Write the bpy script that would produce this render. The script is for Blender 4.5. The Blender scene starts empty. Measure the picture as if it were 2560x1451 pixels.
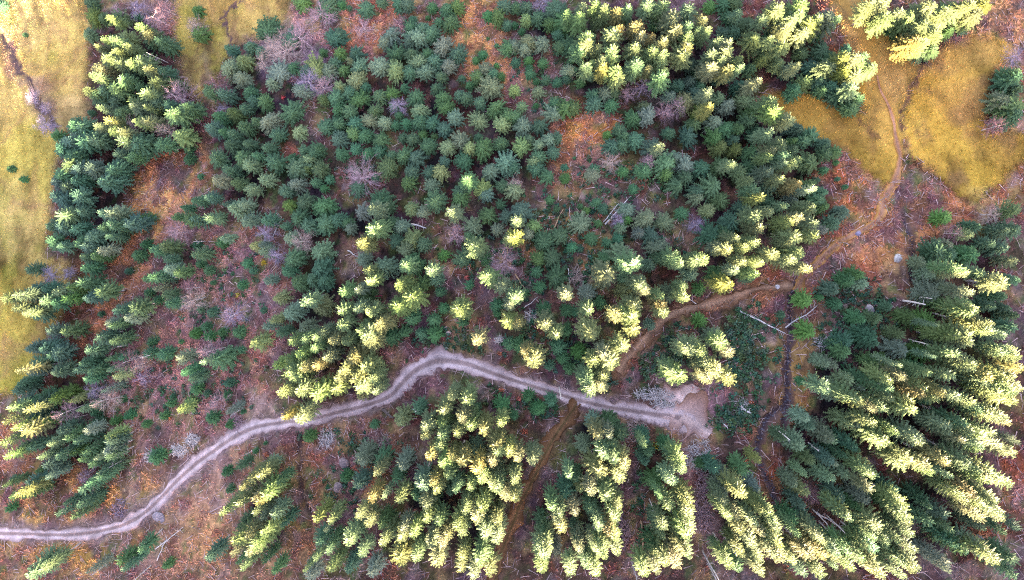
import bpy, math, random
import numpy as np
from mathutils import Vector, Matrix

# ---------------------------------------------------------------- camera, sky, sun, exposure
PW, PH = 2560.0, 1451.0
LENS = 24.8
FPX = PW * LENS / 36.0
CAM_H = 120.0
SC = bpy.context.scene
COL = SC.collection
SUN_EL = 25.0
SV = np.array([0.45, -0.893]); SV /= np.linalg.norm(SV)      # towards the sun, on the map
UV_ = np.array([-SV[1], SV[0]])                               # along the ridge

cam = bpy.data.cameras.new("camera"); cam_o = bpy.data.objects.new("camera", cam); COL.objects.link(cam_o)
cam.sensor_width = 36.0; cam.lens = LENS; cam.clip_start = 0.5; cam.clip_end = 9000
nad = Vector((1330 - PW / 2, PH / 2 - 600, -FPX)).normalized()   # the plumb point of the photo
ROT = nad.rotation_difference(Vector((0, 0, -1))).to_matrix()
cam_o.matrix_world = Matrix.Translation((0, 0, CAM_H)) @ ROT.to_4x4()
SC.camera = cam_o
R3 = np.array(ROT)

w = bpy.data.worlds.new("World"); SC.world = w; w.use_nodes = True
nt = w.node_tree; nt.nodes.clear()
sky = nt.nodes.new("ShaderNodeTexSky"); sky.sky_type = 'NISHITA'; sky.sun_disc = False
sky.sun_elevation = math.radians(SUN_EL)
sky.sun_rotation = math.atan2(SV[0], SV[1])
sky.dust_density = 2.0; sky.air_density = 1.0; sky.ozone_density = 1.0
bg = nt.nodes.new("ShaderNodeBackground"); bg.inputs[1].default_value = 0.05
wo = nt.nodes.new("ShaderNodeOutputWorld")
nt.links.new(sky.outputs[0], bg.inputs[0]); nt.links.new(bg.outputs[0], wo.inputs[0])

sl = bpy.data.lights.new("sun", 'SUN'); sl.energy = 5.0; sl.angle = math.radians(0.53); sl.color = (1.0, 0.90, 0.70)
so = bpy.data.objects.new("sun", sl); COL.objects.link(so)
ce = math.cos(math.radians(SUN_EL))
so.rotation_euler = Vector((-SV[0] * ce, -SV[1] * ce, -math.sin(math.radians(SUN_EL)))).to_track_quat('-Z', 'Y').to_euler()

vs = SC.view_settings
vs.view_transform = 'Standard'; vs.look = 'None'; vs.gamma = 1.0; vs.use_curve_mapping = False
vs.exposure = 4.72
vs.use_white_balance = True; vs.white_balance_temperature = 7600; vs.white_balance_tint = 22
SC.cycles.max_bounces = 5; SC.cycles.diffuse_bounces = 1; SC.cycles.transmission_bounces = 2
SC.cycles.use_denoising = False; SC.cycles.filter_width = 1.1

# ---------------------------------------------------------------- helpers
def s2l(c):
    c = np.asarray(c, float) / 255.0
    return np.where(c <= 0.04045, c / 12.92, ((c + 0.055) / 1.055) ** 2.4)
def lat(seed):
    return np.random.RandomState(seed).rand(64, 64)
_L = [lat(k) for k in range(12)]
def vnoise(x, y, sc, k=0):
    x = np.asarray(x, float) / sc + 17.3 * k; y = np.asarray(y, float) / sc + 9.1 * k
    xi = np.floor(x).astype(int); yi = np.floor(y).astype(int); fx = x - xi; fy = y - yi
    fx = fx * fx * (3 - 2 * fx); fy = fy * fy * (3 - 2 * fy)
    g = _L[k % 12]; a = lambda i, j: g[(xi + i) % 64, (yi + j) % 64]
    return (a(0, 0) * (1 - fx) + a(1, 0) * fx) * (1 - fy) + (a(0, 1) * (1 - fx) + a(1, 1) * fx) * fy
def fbm(x, y, sc, k=0, n=4):
    s = 0; am = 1; t = 0
    for i in range(n):
        s = s + am * vnoise(x, y, sc / 2 ** i, k + i); t += am; am *= 0.55
    return s / t
def sstep(a, b, x):
    t = np.clip((x - a) / (b - a), 0, 1); return t * t * (3 - 2 * t)

# ---------------------------------------------------------------- the lie of the land
TANE = math.tan(math.radians(SUN_EL)); SLOPE = 0.385; CREST = 500.0
ADDED_HOLLOWS = [(-68, 44, 10, 5.0), (-72, 20, 14, 5.0), (88, 8, 15, 5.0), (92, 34, 10, 5.0), (-80, -3, 10, 2.5), (-82, -22, 14, 2.0), (-62, -26, 10, 1.5), (-62, -50, 9, 1.5), (-18, 38, 24, 4.5), (36, 19, 11, 3.5)]  # dips shaped to set how high the ridge's shade reaches on the trees
PROF_U = [-400, -100, -84, -70, -56, -48, -30, -10, 0, 15, 32, 50, 62, 62.4, 64.2, 64.6, 68, 70.5, 72.3, 72.6, 75.0, 75.3, 77.2, 77.5, 78.9, 79.2, 100, 125, 400]
PROF_H = [7, 6.5, 6.5, 7.5, 7.5, 8.0, 4.6, 3.8, 3.6, 3.2, 3.0, 1.8, 1.4, 0.8, 1.0, 2.4, 2.8, 3.2, 3.4, 1.2, 1.2, 3.2, 3.2, 1.4, 1.4, 3.2, 3.2, 5, 7]  # crest heights and notches shaped to choose which treetops and strips catch sun
def ridge(u): return np.interp(u, PROF_U, PROF_H)
def land(x, y):
    x = np.asarray(x, float); y = np.asarray(y, float)
    s = x * SV[0] + y * SV[1]; u = x * UV_[0] + y * UV_[1]
    z = SLOPE * np.maximum(s, -128) - 0.05 * (np.logaddexp(0, (s - 16) / 5.0) * 5.0) * 0.0
    for hx, hy, r, d in ADDED_HOLLOWS:
        z = z - d * np.exp(-((x - hx) ** 2 + (y - hy) ** 2) / (2 * r * r))
    z = z + 1.6 * (fbm(x, y, 22, 3, 2) - 0.5) + 0.5 * (vnoise(x, y, 5, 5) - 0.5)
    top = ridge(u) + CREST * TANE
    r = np.where(s < CREST, (SLOPE * 96) + (top - SLOPE * 96) * np.clip((s - 96) / (CREST - 96), 0, 1), top + 0.08 * (s - CREST))
    return np.where(s > 96, r, z)
def shade_top(x, y):                    # height up to which the ridge keeps the sun off
    s = x * SV[0] + y * SV[1]; u = x * UV_[0] + y * UV_[1]
    return ridge(u) + s * TANE
def ray(px, py):
    d = np.stack([np.asarray(px, float) - PW / 2, PH / 2 - np.asarray(py, float), np.full(np.shape(px), -FPX)], -1)
    return d @ R3.T
def ground_at(px, py, h=0.0):
    """The map position whose point h above the ground shows at this photo pixel."""
    d = ray(px, py); z = np.zeros(np.shape(px)) + h
    for _ in range(14):
        t = (z - CAM_H) / d[..., 2]; x = d[..., 0] * t; y = d[..., 1] * t
        z = 0.4 * z + 0.6 * (land(x, y) + h)
    return x, y
def to_px(x, y, z):
    p = np.stack([x, y, z - CAM_H], -1) @ R3
    return p[..., 0] / -p[..., 2] * FPX + PW / 2, PH / 2 - p[..., 1] / -p[..., 2] * FPX

def mesh_np(name, V, F, mats, col=None, attr=None, smooth=False, mi=None):
    """V (n,3); F list of equal-width index arrays (or one array)."""
    me = bpy.data.meshes.new(name)
    Fs = F if isinstance(F, list) else [F]
    Fs = [np.asarray(f, np.int32) for f in Fs if len(f)]
    me.vertices.add(len(V)); me.vertices.foreach_set("co", np.asarray(V, np.float32).ravel())
    tot = np.concatenate([np.full(len(f), f.shape[1], np.int32) for f in Fs])
    idx = np.concatenate([f.ravel() for f in Fs])
    me.loops.add(len(idx)); me.loops.foreach_set("vertex_index", idx)
    me.polygons.add(len(tot))
    st = np.concatenate([[0], np.cumsum(tot)[:-1]]).astype(np.int32)
    me.polygons.foreach_set("loop_start", st)
    try: me.polygons.foreach_set("loop_total", tot)
    except Exception: pass
    if mi is not None: me.polygons.foreach_set("material_index", np.asarray(mi, np.int32))
    if smooth: me.polygons.foreach_set("use_smooth", np.ones(len(tot), bool))
    if col is not None:
        a = me.color_attributes.new("tint", 'FLOAT_COLOR', 'POINT')
        c = np.ones((len(V), 4), np.float32); c[:, :3] = col; a.data.foreach_set("color", c.ravel())
    if attr is not None:
        a = me.attributes.new("tone", 'FLOAT', 'POINT'); a.data.foreach_set("value", np.asarray(attr, np.float32))
    me.update(calc_edges=True)
    for m in (mats if isinstance(mats, (list, tuple)) else [mats]): me.materials.append(m)
    return me
def link(name, data, parent=None):
    o = bpy.data.objects.new(name, data); COL.objects.link(o)
    if parent is not None: o.parent = parent
    return o
def tag(o, label=None, cat=None, group=None, kind=None):
    for k, v in (("label", label), ("category", cat), ("group", group), ("kind", kind)):
        if v: o[k] = v
    return o

# ---------------------------------------------------------------- materials
def new_mat(name):
    m = bpy.data.materials.new(name); m.use_nodes = True
    t = m.node_tree; b = t.nodes["Principled BSDF"]; b.inputs["Roughness"].default_value = 0.85
    b.inputs["Specular IOR Level"].default_value = 0.15
    return m, t, b
def math_node(t, op, a, b=None):
    n = t.nodes.new("ShaderNodeMath"); n.operation = op
    for i, v in enumerate((a, b)):
        if v is None: continue
        if isinstance(v, (int, float)): n.inputs[i].default_value = v
        else: t.links.new(v, n.inputs[i])
    return n.outputs[0]
def scale_col(t, c, f):
    n = t.nodes.new("ShaderNodeVectorMath"); n.operation = 'SCALE'
    t.links.new(c, n.inputs[0]); t.links.new(f, n.inputs[3]); return n.outputs[0]
def noise_node(t, scale, detail=3, coord="Object"):
    tc = t.nodes.new("ShaderNodeTexCoord"); n = t.nodes.new("ShaderNodeTexNoise")
    n.inputs["Scale"].default_value = scale; n.inputs["Detail"].default_value = detail
    t.links.new(tc.outputs[coord], n.inputs["Vector"]); return n.outputs["Fac"]

def foliage_mat(name, per_object):
    m, t, b = new_mat(name)
    if per_object:
        src = t.nodes.new("ShaderNodeObjectInfo").outputs["Color"]
    else:
        a = t.nodes.new("ShaderNodeAttribute"); a.attribute_name = "tint"; src = a.outputs["Color"]
    tn = t.nodes.new("ShaderNodeAttribute"); tn.attribute_name = "tone"
    nz = noise_node(t, 3.0, 2)
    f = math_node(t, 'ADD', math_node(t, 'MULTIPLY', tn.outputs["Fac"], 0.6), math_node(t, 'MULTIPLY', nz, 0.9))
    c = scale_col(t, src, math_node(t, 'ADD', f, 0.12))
    t.links.new(c, b.inputs["Base Color"])
    b.inputs["Roughness"].default_value = 0.6; b.inputs["Specular IOR Level"].default_value = 0.25
    tr = t.nodes.new("ShaderNodeBsdfTranslucent"); mx = t.nodes.new("ShaderNodeMixShader"); mx.inputs[0].default_value = 0.12
    t.links.new(c, tr.inputs[0]); t.links.new(b.outputs[0], mx.inputs[1]); t.links.new(tr.outputs[0], mx.inputs[2])
    t.links.new(mx.outputs[0], t.nodes["Material Output"].inputs[0])
    return m
def bark_mat(name, col, sc=6):
    m, t, b = new_mat(name)
    nz = noise_node(t, sc, 4)
    r = t.nodes.new("ShaderNodeValToRGB"); r.color_ramp.elements[0].position = 0.3; r.color_ramp.elements[1].position = 0.75
    r.color_ramp.elements[0].color = (*[c * 0.55 for c in col], 1); r.color_ramp.elements[1].color = (*[min(1, c * 1.25) for c in col], 1)
    t.links.new(nz, r.inputs[0]); t.links.new(r.outputs[0], b.inputs["Base Color"]); return m
def tint_mat(name, fine, bump, contrast=0.9, dist=0.25):
    """ground cover: its colour, with painted shade and sunlit strips, from the 'tint' attribute, broken up by fine noise and relief"""
    m, t, b = new_mat(name); b.inputs["Roughness"].default_value = 0.95; b.inputs["Specular IOR Level"].default_value = 0.05
    a = t.nodes.new("ShaderNodeAttribute"); a.attribute_name = "tint"
    n1 = noise_node(t, fine, 5); n2 = noise_node(t, fine * 0.22, 3)
    f = math_node(t, 'ADD', math_node(t, 'MULTIPLY', n1, contrast * 1.3), math_node(t, 'MULTIPLY', n2, contrast * 0.7))
    f = math_node(t, 'MAXIMUM', math_node(t, 'ADD', f, 1.0 - contrast), 0.15)
    t.links.new(scale_col(t, a.outputs["Color"], f), b.inputs["Base Color"])
    bp = t.nodes.new("ShaderNodeBump"); bp.inputs["Strength"].default_value = bump; bp.inputs["Distance"].default_value = dist
    t.links.new(n1, bp.inputs["Height"]); t.links.new(bp.outputs[0], b.inputs["Normal"]); return m
M_NEEDLE = foliage_mat("needles", True)
M_NEEDLE_MASS = foliage_mat("needles_of_the_mass", False)
M_BARK = bark_mat("pale_spruce_bark", (0.42, 0.36, 0.35))
M_TWIG = bark_mat("bare_pinkish_twigs", (0.50, 0.36, 0.37), 3)
M_DEAD = bark_mat("bleached_deadwood", (0.55, 0.47, 0.46), 4)
M_DARKWOOD = bark_mat("dark_rotting_log", (0.14, 0.10, 0.09), 4)
M_REDWOOD = bark_mat("reddish_log", (0.40, 0.23, 0.14), 4)
M_GROUND = tint_mat("rough_ground", 2.2, 1.0, 1.15)
M_GRASS = tint_mat("meadow_grass", 1.6, 0.5, 0.55, 0.12)
M_ROAD = tint_mat("gravel", 3.5, 0.5, 0.6, 0.06)
M_COVER = tint_mat("ground_cover_plants", 5.0, 0.0, 0.5)
M_STONE = bark_mat("stream_stones", (0.11, 0.09, 0.11), 5)
# ---------------------------------------------------------------- survey of the trees
# per map sheet: origin in photo pixels, then "x y crown-radius state" in thirds of a photo pixel
# state: g shaded green, p shaded pale, t sun just on the tip, y sunlit top, Y sunlit crown, c young and bushy, b leafless
SHEETS = {
(0,0): """660 20 60 g;690 120 70 g;650 260 60 g;810 125 40 y;870 130 70 g;760 130 50 g;1010 200 45 Y;1060 220 60 y;930 280 60 p;770 290 50 y;830 300 50 y;715 345 35 y;860 380 60 Y;920 340 45 y;790 440 60 Y;870 470 50 y;1000 440 70 Y;950 470 50 Y;1075 500 50 Y;710 490 55 Y;655 575 45 Y;630 670 40 y;840 655 75 y;910 590 50 t;940 520 50 g;1130 620 55 y;1030 640 60 g;1080 720 60 y;950 755 45 y;985 790 50 t;725 800 35 y;770 680 70 g;700 700 70 g;830 740 60 g;880 830 80 g;780 890 45 y;1030 890 60 y;1110 900 60 y;810 975 50 y;890 995 50 y;930 1060 60 y;1080 800 30 y;1200 520 60 g;1260 600 50 g;1100 260 80 g;1180 300 70 g;720 940 40 t;1010 1070 110 G;1180 1080 70 G;1290 850 70 t;1390 800 70 g;1300 1000 80 p;1150 760 70 g;1250 790 60 g;870 1150 60 G;960 1170 60 g;540 930 70 G;590 950 70 G;390 1020 50 c;430 1120 70 G;500 1060 80 G;620 1050 90 G;690 1040 90 G;520 1170 80 G;500 1240 60 t;560 1280 70 G;680 1270 80 G;800 1270 90 G;770 1370 90 G;390 1370 60 G;450 1330 70 G;470 1400 70 G;560 1350 70 G;1450 60 45 c;1470 250 60 c;1010 120 30 c;1690 350 45 g;1680 490 80 p;1790 440 80 p;1860 330 60 g;1780 570 70 p;1540 690 60 g;1650 700 60 g;1840 670 60 g;1870 740 50 g;1800 800 50 g;1600 860 60 g;1720 830 70 g;1570 970 60 g;1640 980 50 g;1800 950 60 g;1890 890 50 g;1680 1080 80 g;1700 1000 50 g;1830 1080 50 g;1770 1180 70 g;1590 1180 70 g;1840 1240 70 p;1660 1220 40 c;1680 1280 60 g;1610 1350 60 p;1740 1380 60 g;1860 1420 60 p;1900 1160 40 g;1390 1190 45 c;1390 1120 40 c;1490 1320 25 c;660 840 25 c;140 1345 30 c;60 1260 30 c;175 260 18 c;1130 110 80 b;1450 190 60 b;1300 720 100 b;950 930 70 b;1600 640 80 b;300 920 80 b;1220 980 70 b;1650 800 45 b;15 50 50 c;860 70 35 b;1000 60 60 b;1220 50 60 b;230 730 60 b;310 800 45 b""",
(640,0): """350 10 60 g;520 60 90 g;630 30 40 c;690 50 20 c;820 50 55 g;930 5 40 g;1060 15 60 g;1130 20 50 g;1320 50 40 c;1430 50 50 g;1490 30 50 g;1455 150 60 g;1370 150 40 c;1280 125 20 c;1090 145 30 c;1165 140 30 c;1740 100 45 c;1800 115 55 g;1860 30 50 g;1890 180 40 c;1890 340 60 g;1690 400 40 c;1650 450 30 c;1800 335 18 c;1740 280 14 c;1800 480 25 c;80 230 100 g;260 300 70 g;20 370 50 g;580 290 70 g;620 250 55 g;490 385 35 c;610 390 45 g;720 390 60 g;690 440 22 t;570 470 50 g;650 510 45 c;760 500 65 p;750 590 75 p;440 520 80 p;530 530 60 p;330 550 35 c;165 540 90 p;100 610 55 p;260 500 50 c;390 520 50 g;1000 250 80 p;950 300 50 p;1210 265 85 p;1140 290 50 g;1030 390 65 g;1160 385 60 g;1280 390 45 g;1320 450 60 g;1400 340 65 p;1510 400 65 g;1430 480 55 p;1220 460 60 p;1260 530 65 p;1040 520 65 p;930 490 65 p;1150 530 50 g;1320 250 60 g;1160 200 60 g;1240 200 50 g;1370 570 40 g;1540 575 30 c;1340 650 45 g;1095 650 40 c;1000 700 50 g;910 710 50 g;1190 710 60 g;610 640 50 p;700 690 60 g;330 690 60 p;490 740 50 g;590 740 55 g;760 730 70 g;820 645 40 c;255 850 85 g;45 750 60 g;880 830 55 g;690 830 55 g;600 820 55 g;1020 800 40 c;1220 820 60 p;1395 730 60 g;1510 700 40 g;1570 720 50 g;1670 760 45 g;1760 650 80 p;1720 510 50 p;1650 560 50 g;1780 540 40 g;1830 570 35 c;1590 630 40 c;1790 800 60 g;1070 860 35 c;60 910 80 p;730 920 65 g;840 900 60 p;960 910 45 p;1040 935 40 c;1120 920 45 c;1220 910 60 g;520 950 65 g;600 930 45 g;300 980 50 p;140 1010 60 g;610 1035 65 g;720 1000 50 g;800 1010 55 g;920 1040 60 g;1090 1025 40 c;1160 1045 45 g;1240 1010 40 c;1320 920 55 g;1410 960 50 g;1470 880 55 p;1660 900 60 p;1420 800 60 g;1840 930 60 p;1890 870 50 g;1830 1070 50 g;1665 1020 35 c;1330 1020 30 c;1280 1100 55 g;1435 1090 55 p;1530 1050 60 p;1590 1100 45 p;1690 1110 70 g;1560 1200 60 g;1400 1200 40 g;1190 1170 60 g;1095 1160 60 g;735 1120 45 c;825 1145 50 c;920 1130 50 c;1010 1170 40 c;620 1155 50 c;450 1110 60 g;420 1150 50 g;340 1130 40 g;370 1180 55 p;250 1185 45 c;60 1110 55 g;130 1220 80 g;470 1260 60 g;270 1270 90 g;270 1380 60 p;365 1260 35 g;430 1370 35 g;40 1350 55 p;545 1345 35 c;490 1410 35 c;200 1440 60 g;980 1250 70 g;1150 1290 55 g;1120 1370 55 g;1310 1390 60 p;1380 1280 60 p;1290 1290 45 g;1740 1280 60 p;1870 1230 80 p;1580 1350 60 t;1700 1420 60 p;1530 1440 50 g;1850 1390 50 g;740 1410 60 g;880 1330 35 c;750 1290 25 c;480 110 80 b;210 390 110 b;120 330 70 b;330 280 80 b;790 200 50 b;1070 190 50 b;380 610 70 b;490 650 60 b;1060 790 50 b;800 1340 90 b;40 450 60 b""",
(1280,0): """30 40 40 g;120 40 50 g;110 130 45 p;190 120 60 g;290 155 45 g;70 225 30 c;20 180 30 c;420 80 35 y;400 150 80 g;350 60 70 g;545 115 60 Y;530 30 50 y;640 20 50 y;690 90 70 y;800 70 65 Y;880 60 50 y;930 150 60 Y;760 240 75 Y;820 200 40 Y;790 375 60 Y;560 250 60 t;575 310 55 Y;500 350 60 t;440 330 60 g;365 340 45 g;350 250 45 c;240 310 55 p;120 300 60 p;90 350 50 p;15 330 50 p;655 340 30 y;600 460 30 t;560 490 50 t;690 440 45 y;690 500 60 y;590 540 50 p;790 510 60 Y;800 560 50 y;930 340 65 Y;1060 260 50 Y;1040 370 65 Y;980 250 50 y;1150 310 50 y;1150 420 60 Y;1040 500 45 Y;920 490 65 t;1155 520 45 Y;1120 580 70 t;1120 40 60 y;1040 20 60 t;1080 180 50 g;1210 140 80 y;1240 200 60 Y;1360 70 60 y;1440 150 45 y;1340 180 50 t;1410 210 40 y;1480 215 50 Y;1350 270 60 y;1290 390 75 Y;1320 350 50 y;1520 390 45 y;1560 290 40 t;1640 320 50 y;1630 370 55 Y;1550 480 70 Y;1640 510 55 Y;1590 430 35 y;1720 430 45 Y;1740 490 35 y;1500 50 50 c;1680 20 60 g;1600 20 50 g;1710 90 40 t;1640 130 60 g;1600 240 50 g;1700 230 50 g;1760 170 60 g;1840 250 75 Y;1890 140 50 t;1900 430 40 y;1860 600 55 Y;1800 500 45 g;1720 630 60 g;1590 560 60 g;1430 540 60 g;1340 470 60 g;1340 600 50 g;1270 640 50 g;1430 640 50 g;1490 680 45 t;1390 700 60 g;1320 750 75 p;1570 730 60 p;1650 780 60 p;1780 750 60 p;1490 800 50 y;1440 830 60 g;1540 910 60 p;1200 710 50 p;1380 920 50 g;1330 1010 65 g;1195 985 45 g;1620 960 70 g;1540 1020 60 g;1720 960 50 g;1600 1090 60 g;1690 1040 50 g;1690 1110 50 g;1820 830 60 g;1800 900 50 g;1870 1010 60 g;1810 1120 60 g;1890 1180 60 g;1820 1250 60 g;1880 1310 50 p;1790 1350 28 y;1590 1240 70 g;1670 1230 40 t;1450 1250 60 g;1720 1290 50 p;1510 1400 75 p;1400 1430 50 g;1830 1420 50 t;700 690 60 p;620 700 55 g;620 760 60 g;740 780 50 g;770 690 50 g;430 520 50 p;440 450 30 c;410 580 40 c;120 440 40 c;130 500 30 c;130 550 40 c;230 470 40 c;255 600 40 c;345 615 40 c;190 670 45 p;180 600 30 c;180 780 30 c;70 790 40 p;315 850 70 p;400 800 70 g;460 800 50 g;320 770 40 g;210 925 60 g;70 940 65 p;15 870 45 g;10 670 40 p;20 460 40 c;130 1040 40 g;80 1100 60 p;290 1040 45 p;350 1030 45 g;210 1085 45 p;200 1170 55 g;300 1140 45 g;160 1210 50 p;180 1270 50 g;280 1320 55 g;20 1420 60 p;10 1250 40 g;400 1250 30 c;400 1340 40 c;600 1310 50 p;620 1270 40 c;840 1280 45 c;1000 1290 60 g;715 1000 35 c;810 970 50 g;850 1010 45 g;930 1040 60 g;760 1090 55 g;830 1080 50 g;1070 1100 70 g;1120 1090 40 t;1030 860 65 p;920 880 60 g;1010 790 45 g;1180 1230 90 p;1240 1170 60 p;1300 1240 70 p;1320 1320 60 g;1160 1300 50 g;1260 1390 60 g;910 1420 40 c;470 520 30 c;520 620 40 c;990 640 60 b;1150 820 50 b;760 1215 50 b;1030 1215 45 b;880 700 40 b;210 20 50 b;20 1370 40 b;1220 60 28 b;1260 800 50 b""",
(1920,0): """100 40 70 Y;250 30 70 Y;180 120 70 Y;240 90 60 Y;160 200 70 Y;320 190 80 Y;290 230 60 Y;50 290 60 Y;150 320 60 Y;110 350 40 y;20 400 50 Y;100 460 50 y;30 240 40 g;470 140 70 t;540 130 40 y;400 130 50 y;230 490 45 y;190 520 60 g;260 400 50 g;420 370 60 g;400 240 50 g;460 490 70 y;500 440 60 g;590 420 60 y;650 430 70 Y;710 470 60 Y;800 500 60 Y;600 520 60 Y;680 560 60 y;740 420 45 y;360 490 60 g;400 590 60 g;270 620 70 g;230 660 60 g;640 660 60 t;560 700 80 g;500 640 60 g;430 670 50 g;690 740 45 g;650 810 60 g;600 360 40 c;830 60 60 Y;900 20 60 Y;830 130 60 Y;930 120 70 Y;1010 90 50 Y;1100 130 70 y;1180 60 80 Y;1250 30 70 Y;1340 120 70 Y;1430 60 80 Y;1530 30 70 Y;1640 30 60 Y;1530 140 60 Y;1600 100 60 Y;1060 200 60 g;1200 210 80 y;1270 230 60 Y;1100 310 80 Y;1180 300 70 Y;1250 260 60 Y;1250 370 50 y;1180 390 50 t;1130 360 50 y;1480 190 50 g;1380 220 40 g;960 200 60 g;1020 240 50 g;1880 590 60 g;1890 660 60 g;1800 740 70 p;1880 800 90 g;1890 870 70 g;1880 530 50 g;60 780 70 y;100 840 65 Y;170 900 55 Y;30 990 50 y;110 1080 70 y;60 1120 50 Y;20 1170 40 y;150 1160 40 t;250 960 60 g;330 1020 60 g;290 1060 50 g;220 1040 40 g;210 1130 50 g;230 1200 50 y;200 1220 40 y;140 1220 35 t;350 1220 70 g;450 1150 50 g;540 1130 50 g;460 1080 50 g;30 1280 50 t;110 1340 50 y;240 1370 60 y;40 1400 60 p;140 1400 50 p;310 1410 60 g;360 1420 40 t;440 1440 40 g;440 1270 30 c;540 1340 20 c;380 1345 30 c;600 1400 20 c;530 1220 20 c;90 170 40 b;1880 400 50 b;1760 940 50 b""",
(0,484): """470 40 70 G;400 20 60 G;560 40 80 G;480 150 70 t;560 130 60 G;740 150 60 p;830 160 70 p;750 240 60 G;840 260 70 G;940 220 80 G;800 320 50 g;1040 180 45 g;360 250 60 G;450 260 80 G;560 250 60 G;380 370 70 G;440 400 50 G;570 380 70 G;650 330 80 G;620 410 60 G;740 420 55 p;620 490 60 G;690 480 60 g;620 570 60 g;1060 385 45 c;1010 460 55 c;1140 430 60 g;1220 420 70 g;940 585 30 c;1240 500 50 g;1240 570 60 p;1320 600 60 g;1120 630 50 g;1090 650 50 g;1180 630 50 g;1090 750 40 c;1150 720 40 p;1220 760 50 g;1250 830 50 g;1160 800 40 c;210 575 55 g;130 770 50 y;40 790 50 Y;100 870 35 Y;170 900 45 Y;230 740 80 G;250 900 70 G;320 720 60 G;320 820 50 t;400 740 60 p;400 830 60 G;500 710 60 g;580 700 70 g;480 800 60 g;650 780 60 G;750 750 80 g;880 880 60 G;1000 840 80 g;950 940 60 p;740 905 25 c;800 980 50 p;830 1000 50 g;380 1050 60 G;470 1050 60 g;720 1080 70 G;850 1110 60 g;780 1130 50 g;220 1160 60 G;310 1170 70 G;400 1200 70 G;360 1220 50 G;250 1300 70 G;220 1350 60 G;170 1350 28 Y;390 1340 70 G;660 1220 60 G;600 1280 60 G;570 1320 60 G;650 1340 60 g;640 1400 50 g;800 1330 40 p;850 1380 50 p;790 1250 40 g;900 1240 40 g;110 1440 60 g;1100 1210 50 c;1210 1220 60 c;1350 1240 60 p;1360 1350 60 g;1430 1390 50 g;1600 1260 90 g;1510 1275 40 t;1520 1000 40 c;1640 1040 45 c;1550 1085 45 c;1760 1050 50 c;1430 1060 45 c;1340 1120 20 c;1110 1130 40 c;1490 870 45 c;1560 890 50 c;1480 530 40 c;1540 580 45 c;1580 675 22 c;1790 690 40 c;1440 460 60 g;1450 380 40 c;1660 330 40 p;1640 380 45 c;1400 200 60 g;1440 200 50 g;1300 180 40 g;1560 175 55 p;1720 100 80 p;1800 90 60 p;1670 80 40 g;1880 390 50 p;1350 100 40 g;1440 50 50 g;1550 30 50 g;1840 200 60 p;1870 1130 70 p;1790 1180 30 c;1840 530 40 c;1880 590 30 c;1690 1430 40 c;1300 290 70 b;1420 800 80 b;1400 720 60 b;1700 910 80 b;270 620 80 b;400 610 60 b;1560 1200 70 b;930 1270 80 b;1000 1300 60 b;1040 1390 50 b;300 1110 60 b""",
(640,484): """225 80 55 g;340 70 60 g;500 90 80 g;290 180 65 g;370 240 60 g;510 240 80 g;600 200 60 g;180 250 40 g;670 210 45 g;770 150 65 p;870 120 60 t;920 60 70 g;970 100 60 g;700 260 45 p;850 280 70 y;780 380 65 Y;1000 210 50 g;1075 250 55 p;1150 105 50 p;1245 145 45 p;1340 60 70 t;1470 130 60 t;1520 30 60 g;1630 250 65 p;1590 310 45 p;1650 400 75 y;1740 160 60 g;1800 280 45 p;1900 340 50 y;1880 180 50 g;1820 80 40 g;1710 10 50 p;1180 340 75 p;1040 360 50 g;1110 430 60 p;1250 380 50 g;950 560 75 p;820 580 50 Y;790 510 50 p;850 670 50 y;1110 550 60 t;1180 540 70 g;1310 590 55 y;1350 640 50 g;480 450 80 p;460 570 80 g;250 500 70 g;210 590 60 g;420 650 70 g;290 680 60 g;500 670 60 g;650 740 55 t;750 730 45 t;810 790 60 g;1060 690 70 Y;1170 770 80 Y;1230 700 60 g;1020 880 75 Y;910 980 70 Y;850 900 60 y;830 1060 70 Y;790 1040 60 Y;850 1140 75 Y;130 790 60 p;230 910 75 p;360 800 60 t;460 860 70 p;630 890 55 y;750 870 50 t;620 990 55 t;560 1110 55 Y;670 1120 55 t;440 1090 35 y;350 1100 35 y;420 1170 40 y;260 1110 50 t;170 1050 50 g;340 1010 60 p;480 1050 50 t;320 1210 50 Y;240 1260 50 Y;290 1340 80 Y;230 1360 60 Y;350 1320 50 Y;520 1240 60 Y;440 1310 40 Y;740 1240 75 Y;660 1320 70 Y;800 1320 75 Y;600 1400 60 Y;870 1390 55 Y;740 1400 60 Y;150 1300 55 p;1000 1100 75 c;1170 950 65 c;1330 950 55 c;1100 1060 50 c;1230 1050 50 c;1340 1070 60 c;980 1030 50 c;1520 880 75 Y;1550 980 50 c;1740 620 70 Y;1840 700 60 y;1650 1120 60 Y;1900 970 65 Y;1900 840 50 t;1800 840 50 c;1720 500 50 c;1550 500 60 g;1400 460 45 c;1370 750 40 c;1400 860 40 c;1600 700 40 c;1900 1150 50 c;1810 905 30 c;70 660 45 p;40 880 30 c;60 1010 50 p;120 960 40 p;30 440 50 p;230 340 60 p;60 210 60 g;20 390 40 p;50 300 60 b;120 460 60 b;340 370 60 b;1500 310 60 b;1860 520 80 b""",
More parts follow.
